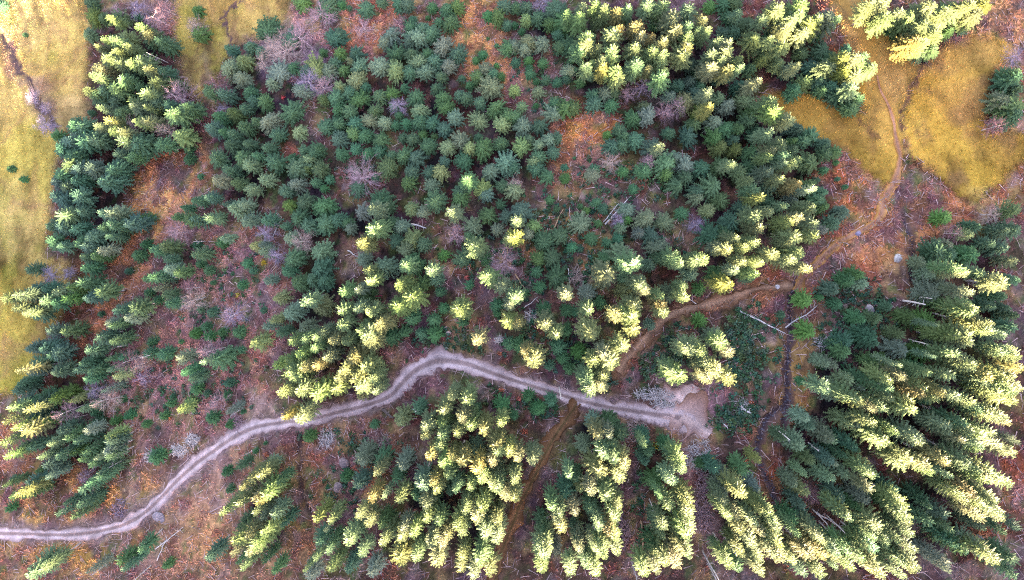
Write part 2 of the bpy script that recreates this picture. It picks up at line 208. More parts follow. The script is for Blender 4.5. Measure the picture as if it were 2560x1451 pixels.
(1280,484): """60 130 80 g;40 210 50 t;170 240 50 p;130 310 45 p;20 340 60 y;280 45 35 c;330 115 30 c;520 95 25 c;520 230 70 p;640 60 45 c;690 110 45 c;660 220 35 c;370 310 60 g;590 340 50 c;240 370 70 g;310 490 60 g;200 500 50 g;450 400 45 c;515 420 30 c;560 130 30 c;720 370 45 c;800 340 45 c;870 120 55 p;1020 190 70 p;1150 220 60 p;1060 330 70 g;970 300 40 p;820 260 45 p;1100 420 75 p;810 440 75 p;870 190 40 c;900 550 80 t;700 620 85 y;330 630 75 g;180 590 45 c;210 710 50 c;420 770 60 y;570 770 60 p;670 825 50 g;580 890 55 t;700 490 50 g;840 650 40 p;840 720 60 p;980 690 60 t;1010 730 35 y;1270 540 50 y;1210 490 60 t;1360 620 60 p;1300 700 40 t;1300 790 45 y;1200 760 60 p;1420 720 50 c;1130 480 60 g;1040 540 50 g;1140 840 60 Y;1130 780 50 y;1150 900 40 y;930 840 60 Y;930 950 80 Y;920 1030 60 Y;790 920 60 y;610 1060 90 Y;260 990 65 Y;340 1070 55 Y;160 1260 75 Y;110 1210 50 Y;830 1170 65 Y;740 1250 80 Y;700 1220 60 y;620 1260 60 Y;690 1380 60 Y;560 1410 60 t;1050 1000 40 p;30 980 55 Y;20 800 60 t;80 760 40 c;250 880 55 c;410 880 50 c;480 900 40 c;420 1050 60 c;340 1170 60 c;500 1190 60 c;430 1330 50 c;50 1150 60 c;280 1310 40 c;380 1250 50 c;1430 960 60 c;1350 1180 80 y;1580 1130 60 Y;1640 1200 50 Y;1530 1090 70 p;1430 1200 60 y;1470 1290 60 y;1550 1340 70 Y;1640 1400 60 Y;1480 1400 60 Y;1250 1390 80 Y;1210 1350 50 t;1410 30 50 p;1490 140 50 p;1570 50 60 g;1650 220 70 g;1840 170 65 y;1750 100 50 g;1880 30 50 Y;1870 260 65 Y;1520 310 80 g;1630 310 60 g;1700 330 28 y;1630 430 55 Y;1560 400 50 t;1840 370 60 Y;1760 410 50 Y;1750 520 55 y;1880 530 50 y;1840 610 40 y;1690 580 40 t;1640 680 70 Y;1400 510 60 t;1450 500 30 y;1560 600 60 g;1800 640 50 g;1280 150 50 c;800 190 40 b;1390 240 50 b""",
(1920,484): """40 60 60 g;150 90 40 t;220 50 50 p;30 130 40 y;180 230 70 Y;250 180 50 Y;360 220 60 Y;230 300 65 Y;370 320 55 Y;440 280 40 p;60 460 60 Y;240 420 70 Y;180 370 50 Y;200 500 60 Y;320 570 45 Y;340 110 60 t;400 60 60 g;450 100 60 g;590 130 60 g;520 220 60 g;1340 185 60 c;1590 240 60 g;1540 310 50 p;1380 380 40 p;1870 140 60 g;1870 260 70 g;1800 280 50 g;1700 380 50 g;1800 420 60 g;1860 500 50 g;1280 450 80 g;1400 460 60 g;1560 450 70 g;1170 520 50 p;1330 590 60 p;1250 600 60 p;1500 610 60 Y;1470 570 40 y;1620 600 50 t;1750 680 75 Y;1540 740 40 y;1380 720 60 p;1250 760 80 p;1500 860 70 p;1580 870 50 y;1560 890 60 Y;1330 830 60 g;700 610 60 g;740 680 60 p;630 660 60 g;520 740 60 g;540 830 50 c;300 815 65 c;330 1050 70 c;410 780 30 c;460 1130 25 c;120 920 30 c;920 850 40 c;720 950 50 g;830 940 45 g;1100 930 70 g;1230 970 60 g;1290 990 28 t;1000 1060 50 g;600 1120 60 g;620 1200 60 g;780 1070 80 g;820 1130 60 g;1030 1190 70 p;1200 1200 70 g;1260 1230 28 t;1340 1150 60 p;1420 1110 70 y;1540 1060 70 Y;1530 1130 60 y;1400 1250 60 y;1470 1240 60 Y;1560 1300 80 Y;1580 960 60 y;1690 980 50 y;1660 1060 50 Y;1780 1070 50 t;1800 1210 60 y;1880 1250 60 Y;1750 1180 50 t;1820 860 50 g;1880 920 50 g;1780 780 60 g;1870 660 60 g;1850 1000 60 g;1700 850 50 g;900 1290 70 g;1010 1300 30 t;830 1290 50 g;1220 1350 35 y;1150 1310 60 g;520 1300 50 p;450 1290 40 p;990 1420 60 Y;1030 1380 40 y;1130 1430 50 p;740 1400 60 g;640 1420 60 p;1400 1400 60 y;1340 1370 50 g;1700 1370 60 Y;1780 1400 70 Y;1860 1370 60 Y;1670 1430 60 Y;1900 1320 50 y;270 1420 40 c;1710 150 50 b;1440 300 45 b""",
(0,967): """100 40 60 g;40 190 28 Y;210 195 32 Y;30 250 28 Y;90 300 40 Y;180 340 70 Y;20 400 50 Y;50 540 40 Y;140 800 35 Y;150 130 70 G;270 150 70 G;380 80 80 g;250 90 60 g;200 240 60 G;330 270 60 g;500 100 50 p;560 190 50 p;760 40 40 p;690 210 40 c;880 110 35 c;930 240 45 c;840 275 40 c;700 270 40 c;430 330 60 G;360 440 70 p;500 390 60 g;560 430 60 g;640 340 50 p;290 540 40 t;350 590 70 G;330 680 60 p;270 640 40 g;420 520 60 g;520 510 40 g;580 560 70 g;620 480 60 g;800 380 60 p;800 440 60 G;780 500 60 p;800 540 50 G;690 560 50 p;720 660 70 g;660 610 60 g;740 690 50 g;130 480 60 g;200 470 50 g;220 740 70 G;180 780 50 g;200 830 60 g;70 830 50 g;20 750 40 g;70 710 35 c;50 930 40 c;590 780 60 g;640 730 60 g;480 880 45 g;590 900 60 g;450 960 50 g;540 980 60 g;1140 550 65 c;1255 140 35 c;1275 80 20 c;1340 180 50 p;1400 130 40 c;1450 30 50 c;1210 235 35 c;1530 60 30 c;1560 250 55 c;1700 200 40 p;1690 300 40 c;1680 80 30 c;1810 200 20 c;1270 490 15 c;1070 290 35 c;1900 500 25 c;1670 660 45 c;1790 610 50 g;1700 790 35 c;1650 960 30 y;1800 770 40 Y;1860 730 60 Y;1790 890 45 y;1900 850 50 Y;1900 960 50 Y;1780 1170 70 Y;1740 1260 45 Y;1860 1250 60 Y;1850 1130 60 Y;1790 1060 50 g;1530 1310 70 g;1770 1330 40 g;1810 1380 50 t;230 1400 85 t;310 1370 30 y;890 1320 60 g;1000 1240 60 g;920 1380 50 g;660 1410 50 p;1230 1360 40 c;440 210 70 b;760 140 80 b;660 40 60 b;1610 120 55 b;600 690 40 b""",
(640,967): """170 60 60 Y;300 60 60 Y;470 60 75 Y;590 30 60 Y;770 20 60 Y;890 50 50 Y;770 80 55 p;310 220 65 Y;210 240 40 Y;1080 270 65 p;1210 190 50 g;1450 90 50 Y;1590 110 65 y;1410 190 60 Y;1540 250 60 y;1610 310 65 Y;1700 340 60 Y;1830 290 50 y;1390 290 45 Y;1270 310 60 y;1260 380 55 Y;1390 380 40 y;1500 360 40 y;1370 460 55 Y;1620 210 50 g;1800 450 70 Y;1810 500 60 Y;1290 540 50 Y;1400 590 60 Y;1470 530 40 Y;1540 570 65 Y;1640 490 55 p;1660 640 60 Y;1690 710 45 Y;1770 580 50 Y;1440 680 45 Y;1810 660 50 p;1600 770 45 y;1490 780 45 t;1220 750 65 t;1320 740 50 y;1350 790 40 y;1830 790 70 Y;1880 830 60 Y;1770 770 50 y;800 560 70 p;1100 600 60 p;900 660 30 y;920 600 60 g;860 850 55 Y;950 840 30 t;1060 860 60 Y;1270 900 60 y;1040 700 50 g;760 750 60 g;650 690 50 c;450 1010 50 Y;550 1020 50 y;510 1090 30 t;770 980 50 Y;840 1040 50 y;1270 1010 60 y;1370 1020 60 y;1700 920 60 Y;1560 950 65 y;1650 1010 55 Y;1810 1030 60 Y;1510 1060 60 Y;1540 1110 40 y;1440 1130 45 y;1090 1160 65 Y;970 1180 60 y;1100 1080 50 t;1170 1120 50 y;1310 1170 75 Y;1400 1210 50 Y;680 1230 75 Y;790 1260 55 y;1070 1340 85 Y;1200 1300 55 y;1340 1330 75 Y;1720 1130 65 Y;1810 1160 60 Y;1680 1290 70 y;1690 1340 50 Y;1550 1300 55 y;1540 1380 40 y;1740 1400 60 y;1640 1420 60 y;440 1310 45 t;530 1250 40 t;360 1390 30 t;400 1430 60 p;470 1170 60 g;560 1200 50 g;680 1390 60 g;860 1410 60 p;600 1360 60 g;940 1040 60 g;1200 860 60 g;1330 830 60 g;1450 800 50 g;30 680 50 Y;50 800 70 Y;20 880 60 Y;20 1200 70 Y;70 1140 60 Y;30 1000 50 p;60 630 50 p;160 720 50 g;130 970 60 p;190 1050 50 g;60 1320 50 g;130 1400 50 g;1850 160 60 c;1900 510 30 Y;380 400 50 c;870 300 40 c;60 430 15 c""",
(1280,967): """50 550 60 Y;150 560 65 Y;20 720 40 y;20 850 40 Y;200 190 60 c;300 120 50 c;120 90 50 c;20 230 40 c;600 30 60 Y;680 10 50 Y;620 300 60 p;650 380 60 Y;740 380 45 t;740 290 70 g;810 370 60 g;545 470 60 p;770 560 65 Y;850 600 65 Y;700 520 60 t;640 660 80 Y;820 700 60 Y;430 680 40 t;480 700 60 g;400 800 70 g;520 780 50 p;600 800 28 y;740 860 75 y;800 920 45 y;590 930 55 p;480 960 60 y;360 960 60 y;380 1080 60 Y;340 1020 50 y;300 920 50 t;780 1000 60 Y;660 1060 60 y;730 1110 60 y;770 1150 50 Y;270 1190 70 Y;230 1080 60 g;200 1280 65 y;230 1380 60 Y;510 1240 50 y;480 1150 50 g;600 1190 28 t;660 1270 70 y;700 1290 50 Y;790 1260 60 Y;340 1250 45 p;440 1400 60 Y;640 1410 60 Y;560 1350 50 t;1010 400 50 g;1000 450 30 t;1150 430 50 c;1030 510 60 g;1000 590 50 g;1260 570 60 Y;1290 640 50 Y;1220 530 60 p;1210 720 60 t;1110 750 70 g;1120 830 30 t;1310 880 70 Y;1180 910 60 y;1330 980 60 Y;1070 960 40 c;1110 1050 50 g;1140 1060 30 y;1150 1150 60 p;1300 1140 70 Y;1340 1100 60 y;1260 1230 70 Y;1330 1270 60 Y;1080 1240 60 g;1160 1330 70 Y;1240 1350 60 Y;1000 1410 60 y;1090 1390 50 y;1430 590 40 c;1520 620 60 g;1740 640 60 g;1620 690 60 p;1700 850 70 Y;1600 800 60 p;1850 790 50 p;1880 950 60 Y;1690 980 60 Y;1640 990 50 Y;1730 1090 60 Y;1830 1030 60 y;1880 1110 60 Y;1820 1200 60 Y;1730 1260 50 Y;1640 1350 60 Y;1700 1380 60 t;1870 1290 50 y;1880 1410 50 Y;1610 1320 40 t;1850 560 40 p;1600 880 50 y""",
(1920,967): """450 30 60 t;560 80 70 p;650 110 70 y;700 130 50 Y;720 20 40 p;880 170 60 Y;930 90 60 y;810 180 50 Y;910 40 60 t;1060 190 75 y;1110 180 60 Y;1140 40 60 y;1190 30 50 Y;1330 30 60 Y;1270 100 35 y;1450 90 60 t;1520 120 60 y;1650 30 70 Y;1740 50 70 Y;1830 40 70 Y;1880 20 60 Y;1850 120 60 Y;1620 180 60 t;1680 220 70 y;1780 240 70 Y;1820 280 50 Y;1460 270 60 t;1560 300 60 y;1340 320 60 t;1370 350 40 y;1200 110 50 g;1640 360 70 y;1710 400 60 Y;1760 420 50 Y;1460 410 45 y;1620 490 50 y;1850 500 60 y;1880 420 30 t;1580 450 60 t;640 270 70 p;680 300 50 p;800 280 50 y;890 390 80 Y;960 350 60 y;910 430 60 Y;1130 400 70 t;1180 430 60 y;1040 540 70 Y;1080 570 50 Y;1180 640 70 Y;1240 650 50 Y;1340 600 60 y;1300 520 50 p;1380 680 40 t;1520 560 70 y;1640 660 80 Y;1740 670 70 Y;1820 720 60 Y;1700 730 60 Y;1560 640 50 Y;300 250 60 p;350 310 60 g;470 400 70 p;500 420 50 p;640 460 60 g;690 490 50 g;230 460 70 p;130 400 50 g;560 520 60 g;480 560 60 g;500 600 60 p;480 720 60 p;290 670 40 p;610 680 50 p;750 600 60 p;790 680 60 t;780 780 32 y;330 560 60 g;220 750 60 p;280 820 60 p;270 900 50 g;600 960 50 y;620 1000 45 Y;570 870 60 g;750 890 60 p;700 930 50 g;890 850 80 g;960 800 60 g;1030 920 60 y;1060 980 70 Y;1100 1030 60 Y;1090 1120 50 y;860 1080 75 y;900 1150 50 y;810 1150 50 t;990 1160 45 y;1100 1240 45 y;1230 900 60 g;1190 1030 60 g;1330 980 60 g;1380 1080 50 g;1560 820 70 y;1620 890 65 Y;1590 970 60 Y;1520 860 50 Y;1480 830 40 y;1730 870 60 y;1780 960 60 y;1800 980 50 Y;1650 1090 50 g;1780 1080 60 g;1880 1060 50 g;1400 750 60 g;1640 1270 70 p;1700 1310 60 y;1740 1320 40 Y;1460 1230 70 g;1500 1260 60 g;1320 1350 60 p;1380 1390 50 p;80 1080 60 y;60 1030 50 t;60 1170 60 y;100 1200 45 Y;20 960 30 Y;240 1120 35 t;200 1040 60 g;410 1150 60 y;440 1180 40 Y;340 1060 60 g;520 1260 50 t;540 1300 40 y;630 1250 60 t;680 1280 50 y;740 1210 30 y;900 1190 40 t;130 1320 70 Y;210 1330 60 Y;70 1280 50 Y;340 1300 75 Y;430 1290 60 Y;280 1410 50 t;640 1370 50 y;750 1310 60 y;830 1390 70 Y;880 1400 60 Y;1020 1340 50 y;1140 1370 60 y;1180 1410 50 Y;980 1430 60 y;410 1420 30 y;520 1370 40 t;960 1260 60 g;820 1260 60 t;1850 1300 70 g;1880 1400 60 g;1420 1180 70 g;360 860 45 b;1000 1010 30 b""",
}
# ---------------------------------------------------------------- zones of the ground (photo pixels) and their colours, with some shade and sunlight painted in
ALB = 0.75
def C(r, g, b): return s2l((r, g, b)) * ALB
# how closely the survey's trees stand: dark needle litter, with the gaps' shade painted in
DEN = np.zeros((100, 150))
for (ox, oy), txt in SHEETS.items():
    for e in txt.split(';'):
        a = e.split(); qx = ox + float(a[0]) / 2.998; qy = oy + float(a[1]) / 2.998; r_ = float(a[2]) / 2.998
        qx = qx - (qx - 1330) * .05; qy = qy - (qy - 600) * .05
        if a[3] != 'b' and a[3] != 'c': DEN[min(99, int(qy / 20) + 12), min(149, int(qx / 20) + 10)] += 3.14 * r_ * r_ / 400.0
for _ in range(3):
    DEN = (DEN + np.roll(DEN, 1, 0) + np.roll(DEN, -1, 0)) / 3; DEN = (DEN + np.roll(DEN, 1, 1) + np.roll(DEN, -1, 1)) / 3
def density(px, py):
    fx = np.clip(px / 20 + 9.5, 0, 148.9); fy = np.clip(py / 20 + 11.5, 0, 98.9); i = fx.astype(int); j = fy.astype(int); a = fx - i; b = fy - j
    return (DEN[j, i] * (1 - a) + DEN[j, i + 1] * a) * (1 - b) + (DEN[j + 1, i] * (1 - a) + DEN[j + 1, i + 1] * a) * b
PASTURE = [[(-400, -300), (205, -300), (215, 20), (222, 120), (215, 230), (232, 300), (170, 320), (142, 420), (122, 540), (118, 640), (160, 655), (192, 690), (150, 790), (112, 880), (75, 960), (30, 985), (-400, 985)],
           [(420, -300), (745, -300), (735, 30), (690, 55), (650, 90), (600, 110), (560, 150), (530, 215), (495, 245), (468, 200), (440, 130)]]
MEADOW = [[(2075, -60), (2095, 60), (2125, 150), (2150, 240), (2160, 280), (2100, 262), (2040, 238), (1970, 232), (1905, 240), (1985, 320), (2050, 365), (2110, 385), (2150, 425), (2205, 478), (2245, 420), (2256, 330), (2258, 270), (2290, 190), (2308, 165), (2262, 140), (2200, 60), (2165, -60)],
          [(2268, 250), (2300, 180), (2370, 115), (2440, 88), (2500, 95), (2530, 130), (2490, 180), (2462, 240), (2462, 330), (2520, 335), (2580, 330), (2580, 380), (2520, 440), (2470, 470), (2430, 502), (2390, 490), (2330, 430), (2272, 390), (2254, 340)]]
BLOBS = [
 (520, 1200, 80, 50, (146, 110, 96)), (570, 1260, 70, 60, (148, 110, 86)), (470, 1300, 80, 50, (150, 114, 90)), (380, 1440, 160, 40, (146, 104, 78)), (640, 1430, 80, 60, (136, 98, 74)), (840, 1060, 60, 30, (130, 92, 76)), (2120, 780, 90, 70, (104, 82, 62)),  # x, y, rx, ry, colour
 # bracken, orange and russet
 (430, 430, 75, 55, (178, 108, 66)), (400, 520, 66, 64, (208, 140, 76)), (375, 570, 50, 54, (202, 132, 70)), (330, 650, 60, 50, (165, 105, 65)), (270, 710, 60, 60, (172, 110, 70)), (225, 790, 45, 60, (165, 100, 65)), (185, 870, 35, 60, (160, 100, 66)),
 (60, 1110, 60, 60, (150, 92, 62)), (120, 960, 40, 40, (150, 95, 66)),
 (910, 60, 130, 60, (158, 96, 68)), (1010, 30, 100, 35, (150, 92, 66)), (1180, 80, 70, 80, (178, 116, 66)), (1240, 140, 50, 60, (185, 125, 70)), (780, 40, 60, 45, (170, 115, 85)), (900, 110, 60, 45, (165, 100, 66)), (920, 160, 20, 45, (165, 110, 80)),
 (1300, 180, 30, 50, (165, 100, 66)), (1870, 30, 60, 40, (140, 78, 62)), (1455, 340, 66, 64, (194, 114, 50)), (1430, 410, 40, 30, (165, 105, 60)),
 (720, 380, 30, 25, (160, 92, 66)), (1330, 620, 30, 25, (140, 95, 60)), (1500, 660, 35, 30, (150, 100, 55)), (1460, 600, 30, 30, (140, 95, 55)), (1440, 560, 22, 22, (150, 110, 50)),
 (2110, 440, 60, 60, (165, 88, 50)), (2160, 520, 60, 50, (160, 90, 50)), (2210, 590, 90, 60, (178, 112, 62)), (2300, 530, 90, 55, (165, 105, 62)), (2420, 520, 80, 40, (160, 98, 58)), (2540, 480, 60, 60, (120, 65, 45)), (2120, 660, 80, 50, (142, 76, 52)), (2050, 700, 50, 40, (140, 80, 52)), (2320, 440, 50, 40, (150, 92, 62)), (2210, 630, 60, 25, (170, 115, 65)),
 (1920, 690, 60, 28, (132, 72, 48)), (1940, 760, 50, 35, (130, 80, 52)), (2450, 60, 80, 45, (182, 128, 82)), (2530, 100, 40, 80, (160, 105, 72)), (2470, 300, 20, 60, (150, 95, 55)), (2000, 210, 45, 25, (160, 85, 55)), (2070, 110, 40, 50, (150, 80, 48)), (2540, 330, 30, 22, (168, 110, 70)), (2545, 1200, 50, 60, (130, 66, 38)), (2470, 1330, 40, 60, (120, 68, 44)), (1930, 1210, 28, 60, (140, 66, 40)), (1990, 1000, 30, 50, (140, 100, 48)), (2000, 870, 40, 60, (140, 105, 50)), (1900, 1080, 30, 30, (120, 76, 56)),
 (150, 1240, 90, 60, (165, 110, 62)), (60, 1310, 90, 40, (180, 135, 70)), (250, 1215, 60, 40, (170, 115, 60)), (350, 1230, 60, 30, (165, 115, 70)),
 (220, 1370, 110, 50, (178, 128, 60)), (60, 1400, 60, 50, (135, 92, 60)), (530, 1330, 60, 60, (178, 122, 70)), (430, 1400, 80, 50, (150, 105, 80)), (600, 1150, 60, 50, (150, 110, 85)),
 # heath and cut-over ground, pinkish
 (560, 640, 140, 90, (132, 92, 84)), (500, 760, 120, 90, (140, 98, 84)), (600, 760, 100, 100, (138, 92, 84)), (540, 900, 130, 90, (138, 90, 80)), (380, 960, 110, 80, (140, 96, 90)), (330, 1050, 100, 60, (135, 98, 80)), (480, 1040, 120, 60, (132, 90, 82)), (420, 1130, 80, 50, (138, 102, 76)), (640, 880, 60, 70, (124, 84, 70)), (330, 900, 40, 50, (140, 90, 84)),
 (1030, 900, 60, 28, (150, 98, 92)), (1045, 890, 30, 16, (128, 70, 80)), (1060, 960, 50, 26, (120, 80, 84)), (640, 1030, 50, 40, (160, 130, 120)), (1580, 1030, 60, 18, (150, 110, 105)), (1770, 1020, 40, 50, (142, 104, 110)), (1730, 1080, 55, 45, (148, 108, 86)), (1680, 1080, 70, 30, (128, 92, 58)), (1740, 1160, 30, 50, (150, 110, 105)),
 (850, 1100, 130, 60, (120, 82, 60)), (760, 1190, 80, 90, (112, 76, 52)), (790, 1330, 60, 70, (110, 72, 52)), (900, 1060, 90, 40, (118, 82, 62)), (700, 1120, 60, 50, (128, 88, 66)), (880, 1180, 60, 70, (118, 78, 50)), (1560, 1190, 25, 120, (122, 84, 76)), (1590, 1330, 30, 100, (110, 76, 62)), (1770, 1250, 40, 120, (112, 80, 74)), (1560, 1100, 40, 40, (115, 82, 62)),
 (720, 80, 80, 60, (142, 108, 118)), (720, 140, 80, 40, (124, 96, 120)), (430, 100, 30, 70, (150, 98, 92)), (450, 180, 35, 60, (128, 78, 84)), (390, 20, 80, 20, (140, 112, 92)), (510, 300, 20, 40, (128, 84, 84)),
 (1350, 240, 60, 80, (110, 76, 68)), (1300, 260, 40, 60, (130, 86, 70)), (1560, 400, 70, 60, (104, 72, 52)), (1500, 450, 100, 40, (106, 74, 52)), (1650, 620, 50, 40, (128, 92, 76)), (1440, 480, 60, 40, (110, 78, 52)), (1270, 650, 40, 30, (96, 66, 58)),
 (2080, 560, 40, 40, (150, 84, 52)), (2250, 700, 40, 40, (112, 84, 60)), (2230, 620, 40, 30, (148, 110, 66)), (2280, 720, 30, 25, (130, 100, 42)),
 # moss and dark floor
 (740, 1240, 40, 80, (96, 92, 36)), (1260, 1000, 60, 40, (92, 86, 34)), (1230, 980, 40, 30, (86, 90, 40)), (1560, 420, 30, 60, (96, 84, 48)), (1560, 1250, 26, 60, (82, 84, 34)), (1700, 720, 40, 20, (90, 76, 40)), (1690, 860, 50, 40, (80, 66, 38)), (1730, 1100, 60, 20, (130, 104, 52)), (860, 390, 60, 30, (86, 80, 58)), (760, 300, 40, 40, (86, 68, 56)), (1250, 800, 60, 60, (82, 66, 50)), (1350, 560, 60, 60, (88, 72, 46)), (1480, 550, 40, 30, (88, 72, 44)),
 (2330, 720, 60, 50, (104, 80, 60)), (2500, 640, 60, 40, (90, 62, 58)),
]
PATCHES = [
 (40, 880, 80, 80, (146, 142, 60)), (60, 790, 60, 60, (158, 146, 66)), (30, 700, 40, 40, (166, 152, 72)), (2350, 175, 40, 16, (150, 110, 72)), (2425, 340, 26, 18, (146, 104, 62)), (2300, 300, 20, 30, (214, 172, 84)), (2380, 360, 40, 24, (210, 170, 70)), (2450, 380, 26, 14, (152, 116, 66)), (2230, 210, 30, 40, (158, 120, 76)), (2080, 330, 30, 14, (146, 104, 54)), (2150, 390, 30, 20, (190, 150, 60)),
 (2118, 40, 16, 60, (214, 172, 112)), (2140, 110, 14, 50, (206, 164, 104)), (2165, 170, 12, 40, (196, 154, 92)), (2085, 40, 10, 50, (206, 160, 96)),  # this row paints sunlit strips; other rows: wear and colour changes inside the grassland
 (60, 60, 60, 60, (200, 178, 112)), (120, 120, 90, 90, (190, 168, 92)), (70, 420, 60, 90, (182, 172, 80)), (40, 560, 50, 90, (200, 178, 110)), (160, 280, 60, 40, (196, 170, 110)), (60, 850, 60, 60, (170, 148, 70)), (20, 900, 20, 40, (122, 96, 66)), (20, 690, 30, 30, (190, 160, 80)), (30, 960, 40, 30, (160, 150, 60)), (100, 600, 40, 60, (190, 170, 92)), (60, 620, 14, 40, (150, 122, 76)), (90, 480, 12, 60, (160, 126, 86)),
 (30, 150, 14, 40, (160, 118, 110)), (100, 240, 26, 40, (138, 112, 104)), (90, 205, 40, 16, (150, 120, 108)), (115, 280, 18, 26, (134, 108, 106)),
 (470, 90, 40, 60, (160, 152, 76)), (620, 30, 80, 40, (196, 168, 92)), (530, 120, 24, 60, (168, 160, 70)), (510, 130, 10, 80, (130, 110, 96)), (585, 70, 10, 60, (150, 118, 84)),
 (2140, 60, 30, 70, (188, 146, 90)), (2230, 160, 50, 60, (172, 134, 78)), (2190, 300, 50, 60, (180, 140, 66)), (2120, 340, 60, 30, (172, 130, 56)), (2040, 280, 60, 20, (176, 128, 50)), (2200, 420, 50, 50, (176, 138, 52)), (2180, 340, 12, 60, (128, 86, 54)),
 (2370, 200, 70, 60, (192, 148, 62)), (2420, 130, 70, 40, (182, 140, 76)), (2400, 250, 60, 40, (172, 124, 66)), (2330, 320, 60, 70, (204, 160, 60)), (2430, 420, 60, 60, (196, 158, 56)), (2440, 250, 28, 40, (128, 86, 62)), (2400, 290, 20, 24, (124, 84, 62)), (2380, 430, 18, 40, (148, 106, 60)), (2500, 380, 50, 30, (180, 140, 60)), (2320, 250, 26, 50, (200, 152, 56)), (2460, 480, 40, 16, (208, 170, 100)),
]
def in_poly(px, py, poly):
    r = np.zeros(px.shape, bool); n = len(poly)
    for i in range(n):
        x1, y1 = poly[i]; x2, y2 = poly[(i + 1) % n]
        if y1 == y2: continue
        r ^= ((y1 > py) != (y2 > py)) & (px < (x2 - x1) * (py - y1) / (y2 - y1) + x1)
    return r
def seg_dist(px, py, pts):
    d = np.full(px.shape, 1e9)
    for (x1, y1), (x2, y2) in zip(pts[:-1], pts[1:]):
        dx, dy = x2 - x1, y2 - y1; t = np.clip(((px - x1) * dx + (py - y1) * dy) / (dx * dx + dy * dy + 1e-9), 0, 1)
        d = np.minimum(d, np.hypot(px - x1 - t * dx, py - y1 - t * dy))
    return d
ROAD = [(-60, 1332), (60, 1334), (150, 1337), (230, 1331), (300, 1315), (350, 1291), (400, 1247), (440, 1205), (490, 1160), (540, 1124), (590, 1091), (640, 1068), (700, 1057), (770, 1049), (850, 1030), (920, 1012), (975, 990), (1008, 955), (1045, 922), (1095, 903), (1160, 908), (1230, 933), (1320, 962), (1410, 990), (1510, 1016), (1610, 1032), (1700, 1046), (1735, 1060)]
TRACK = [(1445, 1005), (1415, 1050), (1385, 1095), (1355, 1150), (1335, 1195), (1305, 1250), (1285, 1300), (1265, 1350), (1248, 1400), (1235, 1480)]
PATHS = [[(1545, 930), (1570, 895), (1600, 860), (1640, 815), (1690, 780), (1740, 768), (1800, 755), (1850, 735), (1900, 721), (1945, 716), (1985, 714)],
         [(1992, 730), (2015, 690), (2045, 655), (2085, 615), (2130, 587), (2170, 567), (2197, 545), (2207, 515), (2215, 488), (2232, 460), (2244, 430), (2250, 395), (2240, 350), (2232, 300), (2218, 260), (2200, 225), (2192, 190), (2175, 120), (2140, 60), (2110, 0), (2095, -40)]]
STREAM = [(2003, 690), (1990, 720), (1977, 745), (1978, 790), (1981, 830), (1975, 880), (1972, 940), (1973, 1000), (1968, 1045), (1965, 1075)]
STREAM2 = [(1965, 1020), (1925, 1045), (1905, 1090), (1898, 1130), (1910, 1180), (1935, 1230), (1955, 1290)]
STREAM3 = [(2262, 545), (2275, 590), (2288, 640), (2282, 690), (2295, 720), (2310, 760)]
DITCH = [(5, 90), (25, 115), (40, 150), (48, 185), (70, 205), (88, 245), (100, 270), (115, 290), (130, 310)]
DITCH2 = [(600, 5), (575, 20), (563, 45), (568, 75), (574, 110), (573, 140)]
DITCH3 = [(2260, 395), (2300, 415), (2330, 440), (2370, 470), (2420, 505)]
DITCH4 = [(748, 1090), (742, 1140), (750, 1200), (765, 1260), (775, 1290)]
DITCH5 = [(2305, 170), (2275, 230), (2255, 290), (2252, 330)]
DITCH6 = [(2145, 300), (2155, 320), (2180, 335), (2200, 345)]
DARK = C(62, 50, 46)

